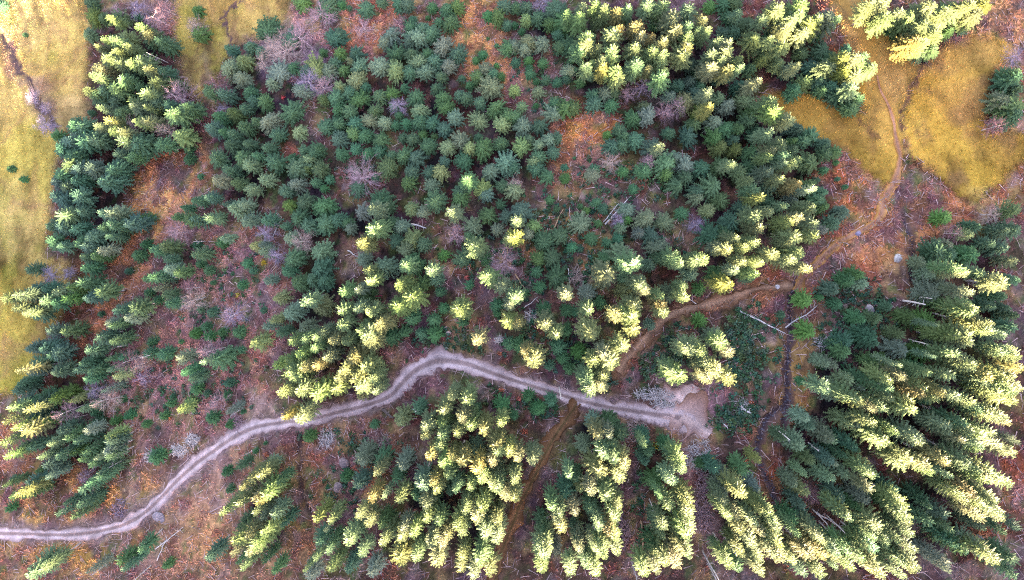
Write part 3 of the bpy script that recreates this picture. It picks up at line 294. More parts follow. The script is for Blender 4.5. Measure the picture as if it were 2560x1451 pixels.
# fine sheet, one grid in the ridge's own axes
GS = 0.45
ua = np.arange(-123, 121.01, GS); sa = np.arange(-124, 96.01, GS)
UU, SS = np.meshgrid(ua, sa); GX = UU * UV_[0] + SS * SV[0]; GY = UU * UV_[1] + SS * SV[1]
GZ = land(GX, GY)
PX, PY = to_px(GX, GY, GZ)
wx = PX + 46 * (fbm(GX, GY, 7, 1) - 0.5) + 16 * (vnoise(GX, GY, 1.3, 7) - 0.5)
wy = PY + 46 * (fbm(GX, GY, 7, 2) - 0.5) + 16 * (vnoise(GX, GY, 1.3, 8) - 0.5)
def zone_colours(px, py, wx, wy, x, y):
    n1 = fbm(x, y, 6, 4); n2 = fbm(x, y, 2.5, 6)
    k = sstep(0.35, 0.65, n1)[..., None]
    base = (C(74, 56, 50) * (1 - k) + C(66, 66, 44) * k)
    k = sstep(0.5, 0.75, n2)[..., None]; base = base * (1 - 0.5 * k) + C(104, 72, 60) * 0.5 * k
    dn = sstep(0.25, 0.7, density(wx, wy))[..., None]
    base = base * (1 - dn) * np.array([1.1, .95, .9]) + dn * C(25, 23, 27)  # litter under dense stands, near-black to paint shade between the trees
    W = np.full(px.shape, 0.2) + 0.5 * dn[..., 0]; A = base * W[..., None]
    for bx, by, rx, ry, c in BLOBS:
        q = ((wx - bx) / rx) ** 2 + ((wy - by) / ry) ** 2
        wgt = np.where(q < 6, np.exp(-q * q * 0.55), 0)
        W = W + wgt; A = A + wgt[..., None] * C(*c)
    col = A / W[..., None] 
    grey = col.mean(-1, keepdims=True) * np.array([1.12, .96, .92]); col = (col * .88 + grey * .12) * np.array([1.52, 1.36, 1.32])
    for sc, kk, lo, hi, cc, am in ((3.4, 2, .56, .68, (112, 112, 62), .5), (2.6, 5, .58, .70, (178, 138, 98), .5), (4.2, 7, .56, .66, (72, 52, 52), .6), (2.2, 9, .60, .70, (126, 66, 58), .55), (3.0, 0, .62, .72, (152, 124, 126), .4), (1.7, 3, .62, .72, (70, 96, 54), .6), (3.8, 6, .58, .68, (104, 74, 88), .5)):
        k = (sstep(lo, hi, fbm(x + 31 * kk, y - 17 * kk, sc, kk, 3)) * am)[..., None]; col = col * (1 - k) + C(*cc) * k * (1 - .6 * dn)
    col = col
    j = (fbm(x, y, 1.8, 9, 3) - 0.5)[..., None]
    col = col * (1 + 0.9 * j * np.array([1.0, 0.9, 0.8]))
    k = (sstep(0.6, 0.78, vnoise(x, y, 1.1, 10)) * 0.5)[..., None]; col = col * (1 - k) + C(128, 70, 60) * 0.5 * k + C(150, 120, 110) * 0.3 * k
    hx = px + 30 * (fbm(x, y, 4, 1) - 0.5) + 14 * (vnoise(x, y, 0.8, 3) - 0.5); hy = py + 30 * (fbm(x, y, 4, 2) - 0.5) + 14 * (vnoise(x, y, 0.8, 4) - 0.5)
    pas = np.zeros(px.shape, bool); mea = np.zeros(px.shape, bool)
    for p in PASTURE: pas |= in_poly(hx, hy, p)
    for p in MEADOW: mea |= in_poly(hx, hy, p)
    cp = np.broadcast_to(C(182, 160, 92), col.shape).copy(); cm = np.broadcast_to(C(190, 146, 62), col.shape).copy()
    wp = np.full(px.shape, 0.25); cp *= 0.25; cm *= 0.25
    for bx, by, rx, ry, c in PATCHES:
        q = ((wx - bx) / rx) ** 2 + ((wy - by) / ry) ** 2
        g = np.where(q < 6, np.exp(-q * q * 0.6), 0); wp = wp + g; cp += g[..., None] * C(*c); cm += g[..., None] * C(*c)
    cp /= wp[..., None]; cm /= wp[..., None]
    st = fbm(x * 0.9 + y * 0.3, (y * 0.9 - x * 0.3) * 0.3, 2.2, 5, 3)        # mowing swathes
    blot = fbm(x, y, 9, 8, 3)
    fine = fbm(x, y, 1.2, 3, 2)
    g = (1 + 1.1 * (st - 0.5) + 1.0 * (blot - 0.5) + 0.5 * (fine - 0.5))[..., None]
    vein = (sstep(0.44, 0.5, fbm(x, y, 11, 7, 4)) * sstep(0.56, 0.5, fbm(x, y, 11, 7, 4)) * 0.45)[..., None]
    cp = cp * (1 - vein) + vein * C(150, 116, 84)
    gr = sstep(0.5, 0.8, fbm(x, y, 5, 2, 3))[..., None] * 0.4
    cp = (cp * g * (1 - gr) + gr * C(150, 160, 66)) * np.array([.93, .78, .84]); cm = (cm * .8 + C(176, 150, 98) * .2) * g * np.array([.86, .77, .74])
    k = (sstep(0.55, 0.8, fbm(x, y, 3.2, 11, 3)) * 0.65)[..., None]; cm = cm * (1 - k) + C(128, 92, 62) * k
    for fld, polys, cc, sf in ((pas, PASTURE, cp, 17), (mea, MEADOW, cm, 13)):
        dd = np.full(px.shape, 1e9)
        for p in polys: dd = np.minimum(dd, seg_dist(hx, hy, p + p[:1]))
        k = sstep(-sf, sf, np.where(fld, dd, -dd))[..., None]; col = col * (1 - k) + cc * k
    for L, wdt, c, f in ((ROAD, 26, C(140, 112, 112), .75), (TRACK, 22, C(100, 72, 52), .7), (PATHS[0], 20, C(132, 90, 66), .7), (PATHS[1][:12], 13, C(160, 104, 72), .5), (PATHS[1][11:], 10, C(176, 128, 66), .6), (STREAM, 12, C(96, 72, 66), .7), (STREAM2, 12, C(100, 72, 62), .7), (STREAM3, 11, C(92, 70, 64), .7),
                         (DITCH, 9, C(96, 74, 76), .9), (DITCH2, 5, C(96, 70, 76), .9), (DITCH3, 5, C(104, 66, 46), .9), (DITCH4, 9, C(66, 50, 52), .8), (DITCH5, 5, C(110, 76, 60), .9), (DITCH6, 7, C(112, 76, 52), .8)):
        d = seg_dist(hx, hy, L); k = (1 - sstep(wdt * 0.45, wdt * 1.3, d))[..., None] * f
        col = col * (1 - k) + c * k
    return np.clip(col, 0.006, 0.8), pas, mea
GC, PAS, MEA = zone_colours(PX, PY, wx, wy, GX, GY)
for L, wd, dp in ((STREAM, 12, .9), (STREAM2, 12, .8), (STREAM3, 10, .7), (DITCH, 8, .5), (DITCH2, 6, .4), (DITCH3, 6, .4), (DITCH4, 10, .7)):
    GZ = GZ - dp * np.exp(-(seg_dist(wx * .5 + PX * .5, wy * .5 + PY * .5, L) / wd) ** 2)
rough = np.where(PAS | MEA, 0.10, 0.42)
GZ = GZ + rough * (vnoise(GX, GY, 1.1, 2) - 0.5) + rough * 0.8 * (np.random.RandomState(4).rand(*GX.shape) - 0.5)
nu, ns = len(ua), len(sa)
V = np.stack([GX, GY, GZ], -1).reshape(-1, 3)
ii = np.arange(ns * nu).reshape(ns, nu)
Q = np.stack([ii[:-1, :-1], ii[:-1, 1:], ii[1:, 1:], ii[1:, :-1]], -1)
if True:   # keep faces pointing up
    a, b, c = V[Q[0, 0, 0]], V[Q[0, 0, 1]], V[Q[0, 0, 2]]
    if np.cross(b - a, c - a)[2] < 0: Q = Q[..., ::-1]
def sheet(name, mask, mat):
    F = Q[mask[:-1, :-1]].reshape(-1, 4)
    used, inv = np.unique(F, return_inverse=True)
    return tag(link(name, mesh_np(name, V[used], inv.reshape(-1, 4), mat, col=GC.reshape(-1, 3)[used], smooth=True)), kind='structure')
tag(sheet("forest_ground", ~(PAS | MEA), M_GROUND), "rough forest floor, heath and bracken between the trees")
tag(sheet("pasture", PAS, M_GRASS), "pale olive grazing land at the forest edge")
tag(sheet("meadow", MEA, M_GRASS), "golden mown meadow in two lobes")
# the surrounding hills, and the ridge across the valley that holds the sun off the ground
ul = np.concatenate([[-2500, -1500, -900, -500, -300, -200, -150], np.arange(-123, 121.1, 0.6), [150, 200, 300, 500, 900, 1500, 2500]])
sl_ = np.concatenate([[-2500, -1500, -900, -500, -300, -200, -150, -135], [-124, 96.02], np.arange(110, CREST, 15), [CREST, CREST + 8, CREST + 40, 600, 900, 1500, 3500]])
U2, S2 = np.meshgrid(ul, sl_); HX = U2 * UV_[0] + S2 * SV[0]; HY = U2 * UV_[1] + S2 * SV[1]
HZ = land(HX, HY)
kk = np.arange(HX.size).reshape(HX.shape)
Qh = np.stack([kk[:-1, :-1], kk[:-1, 1:], kk[1:, 1:], kk[1:, :-1]], -1)
inside = (U2[:-1, :-1] >= -123.01) & (U2[:-1, 1:] <= 121.1) & (S2[:-1, :-1] >= -124.01) & (S2[1:, 1:] <= 96.1)
Fh = Qh[~inside]
Vh = np.stack([HX, HY, HZ], -1).reshape(-1, 3)
a, b, c = Vh[Fh[0]][:3]
if np.cross(b - a, c - a)[2] < 0: Fh = Fh[:, ::-1]
hc = C(78, 76, 56) * (0.8 + 0.5 * vnoise(HX, HY, 30, 1))[..., None]
tag(link("hills", mesh_np("hills", Vh, Fh, M_GROUND, col=hc.reshape(-1, 3))), "wooded hills round the valley", kind='structure')

# ---------------------------------------------------------------- road, tracks, footpaths, stream beds: strips on the land
def smooth_line(pts, step=6.0):
    P = np.array(pts, float); out = []
    for i in range(len(P) - 1):
        p0 = P[max(i - 1, 0)]; p1 = P[i]; p2 = P[i + 1]; p3 = P[min(i + 2, len(P) - 1)]
        n = max(2, int(np.hypot(*(p2 - p1)) / step))
        for t in np.arange(n) / n:
            out.append(0.5 * ((2 * p1) + (p2 - p0) * t + (2 * p0 - 5 * p1 + 4 * p2 - p3) * t * t + (3 * p1 - p0 - 3 * p2 + p3) * t ** 3))
    out.append(P[-1]); return np.array(out)
from math import isnan
def gz_at(x, y):
    u = x * UV_[0] + y * UV_[1]; s = x * SV[0] + y * SV[1]
    fu = np.clip((u - ua[0]) / GS, 0, nu - 1.001); fs = np.clip((s - sa[0]) / GS, 0, ns - 1.001)
    i = fu.astype(int); j = fs.astype(int); a = fu - i; b = fs - j
    return (GZ[j, i] * (1 - a) + GZ[j, i + 1] * a) * (1 - b) + (GZ[j + 1, i] * (1 - a) + GZ[j + 1, i + 1] * a) * b
def strip(name, label, pts, width, prof, mat, lift=0.10, ragged=0.25, nc=13, seed=0, dip=0.0, step=5.0):
    L = smooth_line(pts, step)
    x, y = ground_at(L[:, 0], L[:, 1])
    n = len(x); tx = np.gradient(x); ty = np.gradient(y); ll = np.hypot(tx, ty); nx, ny = -ty / ll, tx / ll
    wd = (0.9 if name == 'gravel_road' else 1.0) * np.interp(np.linspace(0, 1, n), np.linspace(0, 1, len(width)), width) if isinstance(width, (list, tuple)) else np.full(n, width)
    o = np.linspace(-1, 1, nc); dist = np.cumsum(ll)
    VV = np.zeros((n, nc, 3)); CC = np.zeros((n, nc, 3))
    for k in range(nc):
        rg = 1 + (ragged * (vnoise(dist, dist * 0 + k // (nc // 2 + 1) * 50 + seed, 2.2, 3) - 0.5) * 2 + ragged * (vnoise(dist, dist * 0 + k // (nc // 2 + 1) * 31 + seed, 0.7, 5) - 0.5) * 1.5) * abs(o[k])
        xx = x + nx * o[k] * wd / 2 * rg; yy = y + ny * o[k] * wd / 2 * rg
        zz = gz_at(xx, yy)
        VV[:, k] = np.stack([xx, yy, zz], -1)
        base = np.array([np.interp(abs(o[k]), [p[0] for p in prof], [C(*p[1])[c] for p in prof]) for c in range(3)])
        nz = 0.66 + 0.75 * fbm(xx, yy, 1.3, 7, 3)
        pt = (sstep(0.48, 0.7, fbm(xx, yy, 2.2, 4, 3)) * 0.5)[:, None]
        CC[:, k] = base * np.array([1.27, 1.15, 1.0]) * nz[:, None] * (1 - pt) + pt * base * np.array([0.7, 0.62, 0.55])
    mid = VV[..., 2].copy()
    sm = np.convolve(np.pad(mid.mean(1), 3, mode='edge'), np.ones(7) / 7, 'valid')
    edge = np.clip(1.15 - np.abs(o), 0, 1)[None, :] ** 0.5
    if dip == 0: VV[..., 2] = np.maximum(mid, (mid * (1 - 0.7 * edge) + 0.7 * edge * sm[:, None])) + lift * np.where(np.abs(o) > 0.99, -0.6, 1)[None]
    else: VV[..., 2] = mid + lift
    ix = np.arange(n * nc).reshape(n, nc)
    F = np.stack([ix[:-1, :-1], ix[1:, :-1], ix[1:, 1:], ix[:-1, 1:]], -1).reshape(-1, 4)
    vv = VV.reshape(-1, 3); a, b, c = vv[F[len(F) // 2]][:3]
    if np.cross(b - a, c - a)[2] < 0: F = F[:, ::-1]
    return tag(link(name, mesh_np(name, vv, F, mat, col=CC.reshape(-1, 3), smooth=True)), label, kind='structure')
strip("gravel_road", "pale lilac gravel forest road winding across the slope", ROAD, [2.4, 2.3, 2.2, 2.3, 2.6, 2.5, 2.7, 2.9, 2.4, 2.3, 2.4, 3.2, 4.2, 2.8, 2.3, 2.2, 2.4, 3.0, 4.6],
      [(0, (132, 112, 116)), (.16, (138, 118, 122)), (.38, (186, 168, 178)), (.62, (176, 156, 166)), (.8, (160, 138, 146)), (1, (132, 106, 104))], M_ROAD, ragged=.4)
strip("turning_place", "pale gravel turning place where the road ends", [(1640, 1026), (1690, 1012), (1718, 990), (1734, 962)], [1.0, 4.4, 4.4, 1.6], [(0, (200, 178, 182)), (.6, (186, 160, 164)), (1, (146, 112, 110))], M_ROAD, lift=0.13, ragged=.5)
strip("turning_place_edge", "trodden gravel along the end of the road", [(1680, 1030), (1730, 1050), (1775, 1085)], [3.6, 5.6, 1.6], [(0, (192, 168, 172)), (.6, (160, 130, 130)), (1, (140, 104, 92))], M_ROAD, lift=0.16, ragged=.6)
strip("dirt_track", "reddish brown dirt track running down from the gravel road", TRACK, [1.6, 1.8, 2.0, 1.9, 1.9], [(0, (84, 70, 48)), (.3, (116, 86, 66)), (.6, (110, 78, 58)), (1, (84, 58, 42))], M_ROAD, ragged=.8)
strip("earth_path", "brown earth path curving up from the spruces to the stream", PATHS[0], [1.7, 1.8, 2.2, 1.9, 1.3, 1.2], [(0, (152, 122, 108)), (.4, (136, 106, 92)), (1, (100, 70, 54))], M_ROAD, ragged=.8)
strip("footpath", "narrow trodden footpath crossing bracken and meadow", PATHS[1][:17], [1.3, 1.3, 1.2, 1.4, 1.3, 1.4, 1.5, .9, .7, .6, .3], [(0, (150, 112, 100)), (.4, (158, 116, 92)), (1, (170, 122, 66))], M_ROAD, ragged=.4)
for P_, nm, lb, wd_ in ((STREAM, "stream_bed", "dark stony stream bed running straight down the slope", 1.7), (STREAM2, "stream_bed", "lower stream bed bending between russet bracken banks", 1.6), (STREAM3, "stream_bed", "small dark brook winding through the bracken", 1.1)):
    strip(nm, lb, P_, wd_, [(0, (70, 58, 68)), (.6, (96, 74, 74)), (1, (110, 82, 68))], M_ROAD, lift=0.05, ragged=.6, dip=1)
# ---------------------------------------------------------------- spruces: whorls of drooping feathered branches round a pole
def crown_mesh(rng, H, R, cb, gap, nb, power, droop):
    V = []; F = []; T = []
    def quad(p, q, wp, wq, side, tp, tq):
        i = len(V)
        V.extend([p - side * wp, p + side * wp, q + side * wq, q - side * wq]); T.extend([tp, tp, tq, tq]); F.append((i, i + 1, i + 2, i + 3))
    z = cb * H; ph = rng.uniform(0, 6.28)
    lop = rng.uniform(0, 6.28); lopk = rng.uniform(0.05, 0.32)
    while z < H - 0.12:
        t = (z - cb * H) / (H - cb * H)
        low = min(1.0, 0.62 + t * 2.6)
        n = max(5, int(round(nb * (1 - 0.3 * t))))
        ph += 2.4 / n + rng.uniform(-.2, .2)
        for k in range(n):
            if rng.random() < 0.06: continue
            a = ph + 6.283 * k / n + rng.uniform(-.22, .22)
            L = (R * (1 - t) ** power * low + 0.16) * rng.uniform(0.64, 1.22) * (1 + lopk * math.cos(a - lop))
            d = np.array([math.cos(a), math.sin(a), 0.0]); s = np.array([-d[1], d[0], 0.0])
            e0 = 0.45 - droop * (1 - t); up = rng.uniform(.0, .25)
            zz = z + rng.uniform(-.12, .12)
            def at(f): return np.array([0, 0, zz]) + d * (L * f) + np.array([0, 0, L * (e0 * f - 0.42 * f * f * (1 - t) + up * f ** 3)])
            tl = rng.uniform(-.25, .3)
            m = 3 if L < .6 else (5 if L < 1.1 else 7)
            pts = [at(0.08), at(.55), at(1.0)]
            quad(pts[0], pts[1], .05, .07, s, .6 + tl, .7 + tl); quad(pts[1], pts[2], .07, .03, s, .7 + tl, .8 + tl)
            for j in range(m):
                f = (j + .7) / (m + .35); p = at(f); wl = (.13 * L * (1.25 - f) + .075) * rng.uniform(.8, 1.25)
                for sg in (-1, 1):
                    dr = d * rng.uniform(.45, .8) + s * sg; dr /= np.linalg.norm(dr)
                    q = p + dr * wl + np.array([0, 0, -wl * rng.uniform(.05, .45)])
                    sd = np.cross(dr, [0, 0, 1.0]); sd = sd / (np.linalg.norm(sd) + 1e-6)
                    sd = sd * .95 + np.array([0, 0, rng.uniform(-.3, .3)])
                    bw = .036 + .018 * L
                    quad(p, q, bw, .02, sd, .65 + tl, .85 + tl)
        z += gap * rng.uniform(.85, 1.15) * (1 - 0.35 * t)
    # leading shoot
    for a in (0, 1.57):
        quad(np.array([0, 0, H - .5]), np.array([0, 0, H + .15]), .05, .015, np.array([math.cos(a), math.sin(a), 0]), .8, 1.1)
    return np.array(V), np.array(F), np.array(T)
def tube(pts, rad, n=7):
    pts = np.asarray(pts, float); V = []; F = []
    for i, p in enumerate(pts):
        d = pts[min(i + 1, len(pts) - 1)] - pts[max(i - 1, 0)]; d = d / (np.linalg.norm(d) + 1e-9)
        a = np.cross(d, [0.13, .97, .2]); a /= np.linalg.norm(a); b = np.cross(d, a)
        for k in range(n):
            th = 6.2832 * k / n; V.append(p + rad[i] * (math.cos(th) * a + math.sin(th) * b))
    for i in range(len(pts) - 1):
        for k in range(n):
            F.append((i * n + k, i * n + (k + 1) % n, (i + 1) * n + (k + 1) % n, (i + 1) * n + k))
    V.append(pts[-1]); V.append(pts[0]); e = (len(pts) - 1) * n
    T3 = [(e + k, e + (k + 1) % n, len(V) - 2) for k in range(n)] + [(k, len(V) - 1, (k + 1) % n) for k in range(n)]
    return np.array(V), np.array(F), np.array(T3)
TALL_H, TALL_R = 12.0, 1.6
TALL = [crown_mesh(np.random.default_rng(100 + k), TALL_H, TALL_R, [.30, .36, .26, .42, .33, .28, .38, .30, .45, .34][k], .46, [9, 8, 10, 8, 9, 10, 9, 9, 8, 10][k], [.5, .42, .54, .46, .4, .5, .43, .58, .46, .38][k], [.55, .5, .6, .35, .6, .45, .65, .5, .4, .55][k]) for k in range(10)]
YOUNG_H, YOUNG_R = 7.0, 1.45
YOUNG = [crown_mesh(np.random.default_rng(200 + k), YOUNG_H, YOUNG_R, .05, .38, [9, 8, 10, 8, 9, 9, 10, 7, 10, 8][k], [.62, .5, .45, .75, .42, .58, .85, .5, .66, .38][k], [.4, .3, .5, .2, .55, .3, .45, .1, .35, .6][k]) for k in range(10)]
def pole(rng, H, r0):
    n = 7; zs = np.linspace(-0.6, H, n)
    bx = np.cumsum(rng.normal(0, .03, n)); by = np.cumsum(rng.normal(0, .03, n))
    return tube(np.stack([bx - bx[0], by - by[0], zs], 1), np.linspace(r0, .02, n), 7)
# snapped-off dead twigs on the bare lower stem belong to the trunk
def trunk_mesh(rng, H, r0, cb):
    V, F, T = pole(rng, H * .97, r0)
    Vs = [V]; Fs = [F]; off = len(V)
    for k in range(14):
        z = rng.uniform(.1, cb + .1) * H; a = rng.uniform(0, 6.28); L = rng.uniform(.3, .9)
        d = np.array([math.cos(a), math.sin(a), -.15]); s = np.array([-d[1], d[0], 0.3])
        p = np.array([0, 0, z]); q = p + d * L
        Vs.append(np.array([p - s * .02, p + s * .02, q + s * .006, q - s * .006])); Fs.append(np.array([[off, off + 1, off + 2, off + 3]])); off += 4
    return mesh_np("trunk", np.concatenate(Vs), [np.concatenate(Fs), T], M_BARK)
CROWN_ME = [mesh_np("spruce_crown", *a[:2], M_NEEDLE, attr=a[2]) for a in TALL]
TRUNK_ME = [trunk_mesh(np.random.default_rng(300 + k), TALL_H, .17, .33) for k in range(10)]
def young_me(k):
    V, F, T = YOUNG[k]; PV, PF, PT = pole(np.random.default_rng(400 + k), YOUNG_H * .9, .08)
    n = len(V)
    return mesh_np("young_spruce", np.concatenate([V, PV]), [np.concatenate([F, PF + n]), PT + n], [M_NEEDLE, M_BARK], attr=np.concatenate([T, np.zeros(len(PV))]),
                   mi=np.concatenate([np.zeros(len(F)), np.ones(len(PF) + len(PT))]).astype(np.int32))
YOUNG_ME = [young_me(k) for k in range(10)]

# ---------------------------------------------------------------- leafless trees: pale pole, fine pinkish spray of twigs
def ribbon(V, F, p, q, w0, w1, rng):
    d = q - p; s = np.cross(d, rng.normal(size=3)); s /= (np.linalg.norm(s) + 1e-9); i = len(V)
    V.extend([p - s * w0, p + s * w0, q + s * w1, q - s * w1]); F.append((i, i + 1, i + 2, i + 3))
def spray_mesh(rng, H, R, n1):
    V = []; F = []
    for k in range(n1):
        f = rng.uniform(.22, 1.0); z = H * f; a = rng.uniform(0, 6.28); L = R * (1.25 - f * .75) * rng.uniform(.7, 1.2)
        d = np.array([math.cos(a), math.sin(a), rng.uniform(.15, .7)]); p = np.array([0, 0, z]); q = p + d * L
        m = p + d * L * .5 + np.array([0, 0, -.06 * L])
        ribbon(V, F, p, m, .018, .012, rng); ribbon(V, F, m, q, .012, .005, rng)
        for j in range(11):
            g = rng.uniform(.25, 1.0); b = p + d * L * g; e = d + rng.normal(0, .55, 3); e /= np.linalg.norm(e)
            l2 = L * rng.uniform(.25, .5); c = b + e * l2; ribbon(V, F, b, c, .010, .004, rng)
            for _ in range(3):
                g2 = rng.uniform(.3, 1); b2 = b + e * l2 * g2; e2 = e + rng.normal(0, .6, 3); ribbon(V, F, b2, b2 + e2 * l2 * .45, .006, .003, rng)
    return np.array(V), np.array(F)
BARE_H, BARE_R = 7.0, 1.6
BARE = [spray_mesh(np.random.default_rng(500 + k), BARE_H, BARE_R, 52) for k in range(5)]
M_TWIGS = []
for k, c in enumerate([(.36, .22, .24), (.28, .21, .28), (.38, .26, .23), (.26, .13, .14)]):
    M_TWIGS.append(bark_mat("twigs_of_bare_trees", c, 3))
SPRAY_ME = [[mesh_np("bare_crown", v, f, M_TWIGS[c]) for (v, f) in BARE] for c in range(4)]
def bare_pole(k):
    V, F, T = pole(np.random.default_rng(600 + k), BARE_H * .98, .09); return mesh_np("trunk", V, [F, T], M_DEAD)
BARETRUNK_ME = [bare_pole(k) for k in range(3)]

# ---------------------------------------------------------------- the survey, read out: place, height, spread
TREES = []
for (ox, oy), txt in SHEETS.items():
    for e in txt.split(';'):
        a = e.split(); TREES.append([ox + float(a[0]) / 2.998, oy + float(a[1]) / 2.998, float(a[2]) / 2.998, a[3]])
tx = np.array([t[0] for t in TREES]); ty = np.array([t[1] for t in TREES]); tr = np.array([t[2] for t in TREES]); tk = [t[3] for t in TREES]
N = len(TREES)
rs = np.random.RandomState(5)
gx, gy = ground_at(tx, ty, 8.0)
sh = np.maximum(shade_top(gx, gy) - land(gx, gy), 0.3)
mpp = CAM_H / FPX * 0.92
rad = tr * mpp
LIT = {'Y': 3.6, 'y': 2.4, 't': 1.0}
hh = np.zeros(N)
# a tree stands in the sun if it rises above the ridge's shade and above the trees between it and the sun
ss = gx * SV[0] + gy * SV[1]; us = gx * UV_[0] + gy * UV_[1]
over = np.zeros(N); DEL = {'Y': 2.4, 'y': 1.4, 't': 0.6}; done = []
for i in sorted([i for i in range(N) if tk[i] in LIT], key=lambda i: -ss[i]):
    a = LIT[tk[i]] * rs.uniform(.75, 1.2)
    for j in done:
        l = abs(us[i] - us[j])
        if 0 < ss[j] - ss[i] < 40 and l < 1.5: a = max(a, over[j] - 3.0 * l / max(rad[j], .8) + DEL[tk[i]])
    over[i] = min(a, 10.5 if tk[i] == 'Y' else 8.0); done.append(i)
for i in range(N):
    k = tk[i]; r = rad[i]
    if k in LIT: hh[i] = sh[i] + over[i]
    elif k == 'G': hh[i] = max(5.0, sh[i] - .3) * rs.uniform(.94, 1.0)
    elif k == 'c': hh[i] = min(2.6 * r + .5, max(1.2, sh[i] - .5))
    elif k == 'b': hh[i] = min(max(3.2, 4.2 * r) * rs.uniform(.8, 1.2), max(2.0, sh[i] - .2))
    else: hh[i] = min(max(4.0, 7.6 * r) * rs.uniform(.8, 1.25), max(2.5, sh[i] - .4))
    hh[i] = min(max(hh[i], 1.0), (15.0 if k in 'Gb' else 10.9 * rs.uniform(.92, 1.08)))
bx, by = ground_at(tx, ty, hh)
# the crown radius in metres from its size in the photo and its distance to the camera
ztip = land(bx, by) + hh
rad = tr * (CAM_H - (ztip - .25 * hh)) / FPX
rad = np.where([k in 'Yy' for k in tk], rad * 1.27, np.where([k == 't' for k in tk], rad * 1.32, np.where([k == 'c' for k in tk], rad * 1.16, np.where(tx < 720, rad * 1.12, rad * 1.3))))
for i in range(N):
    if tk[i] in 'Yy': rad[i] = max(rad[i], 1.25)
bz = land(bx, by)
for i in range(N):
    if tk[i] == 'b' and tx[i] < 140: hh[i] = min(hh[i], 2.2); rad[i] *= .8
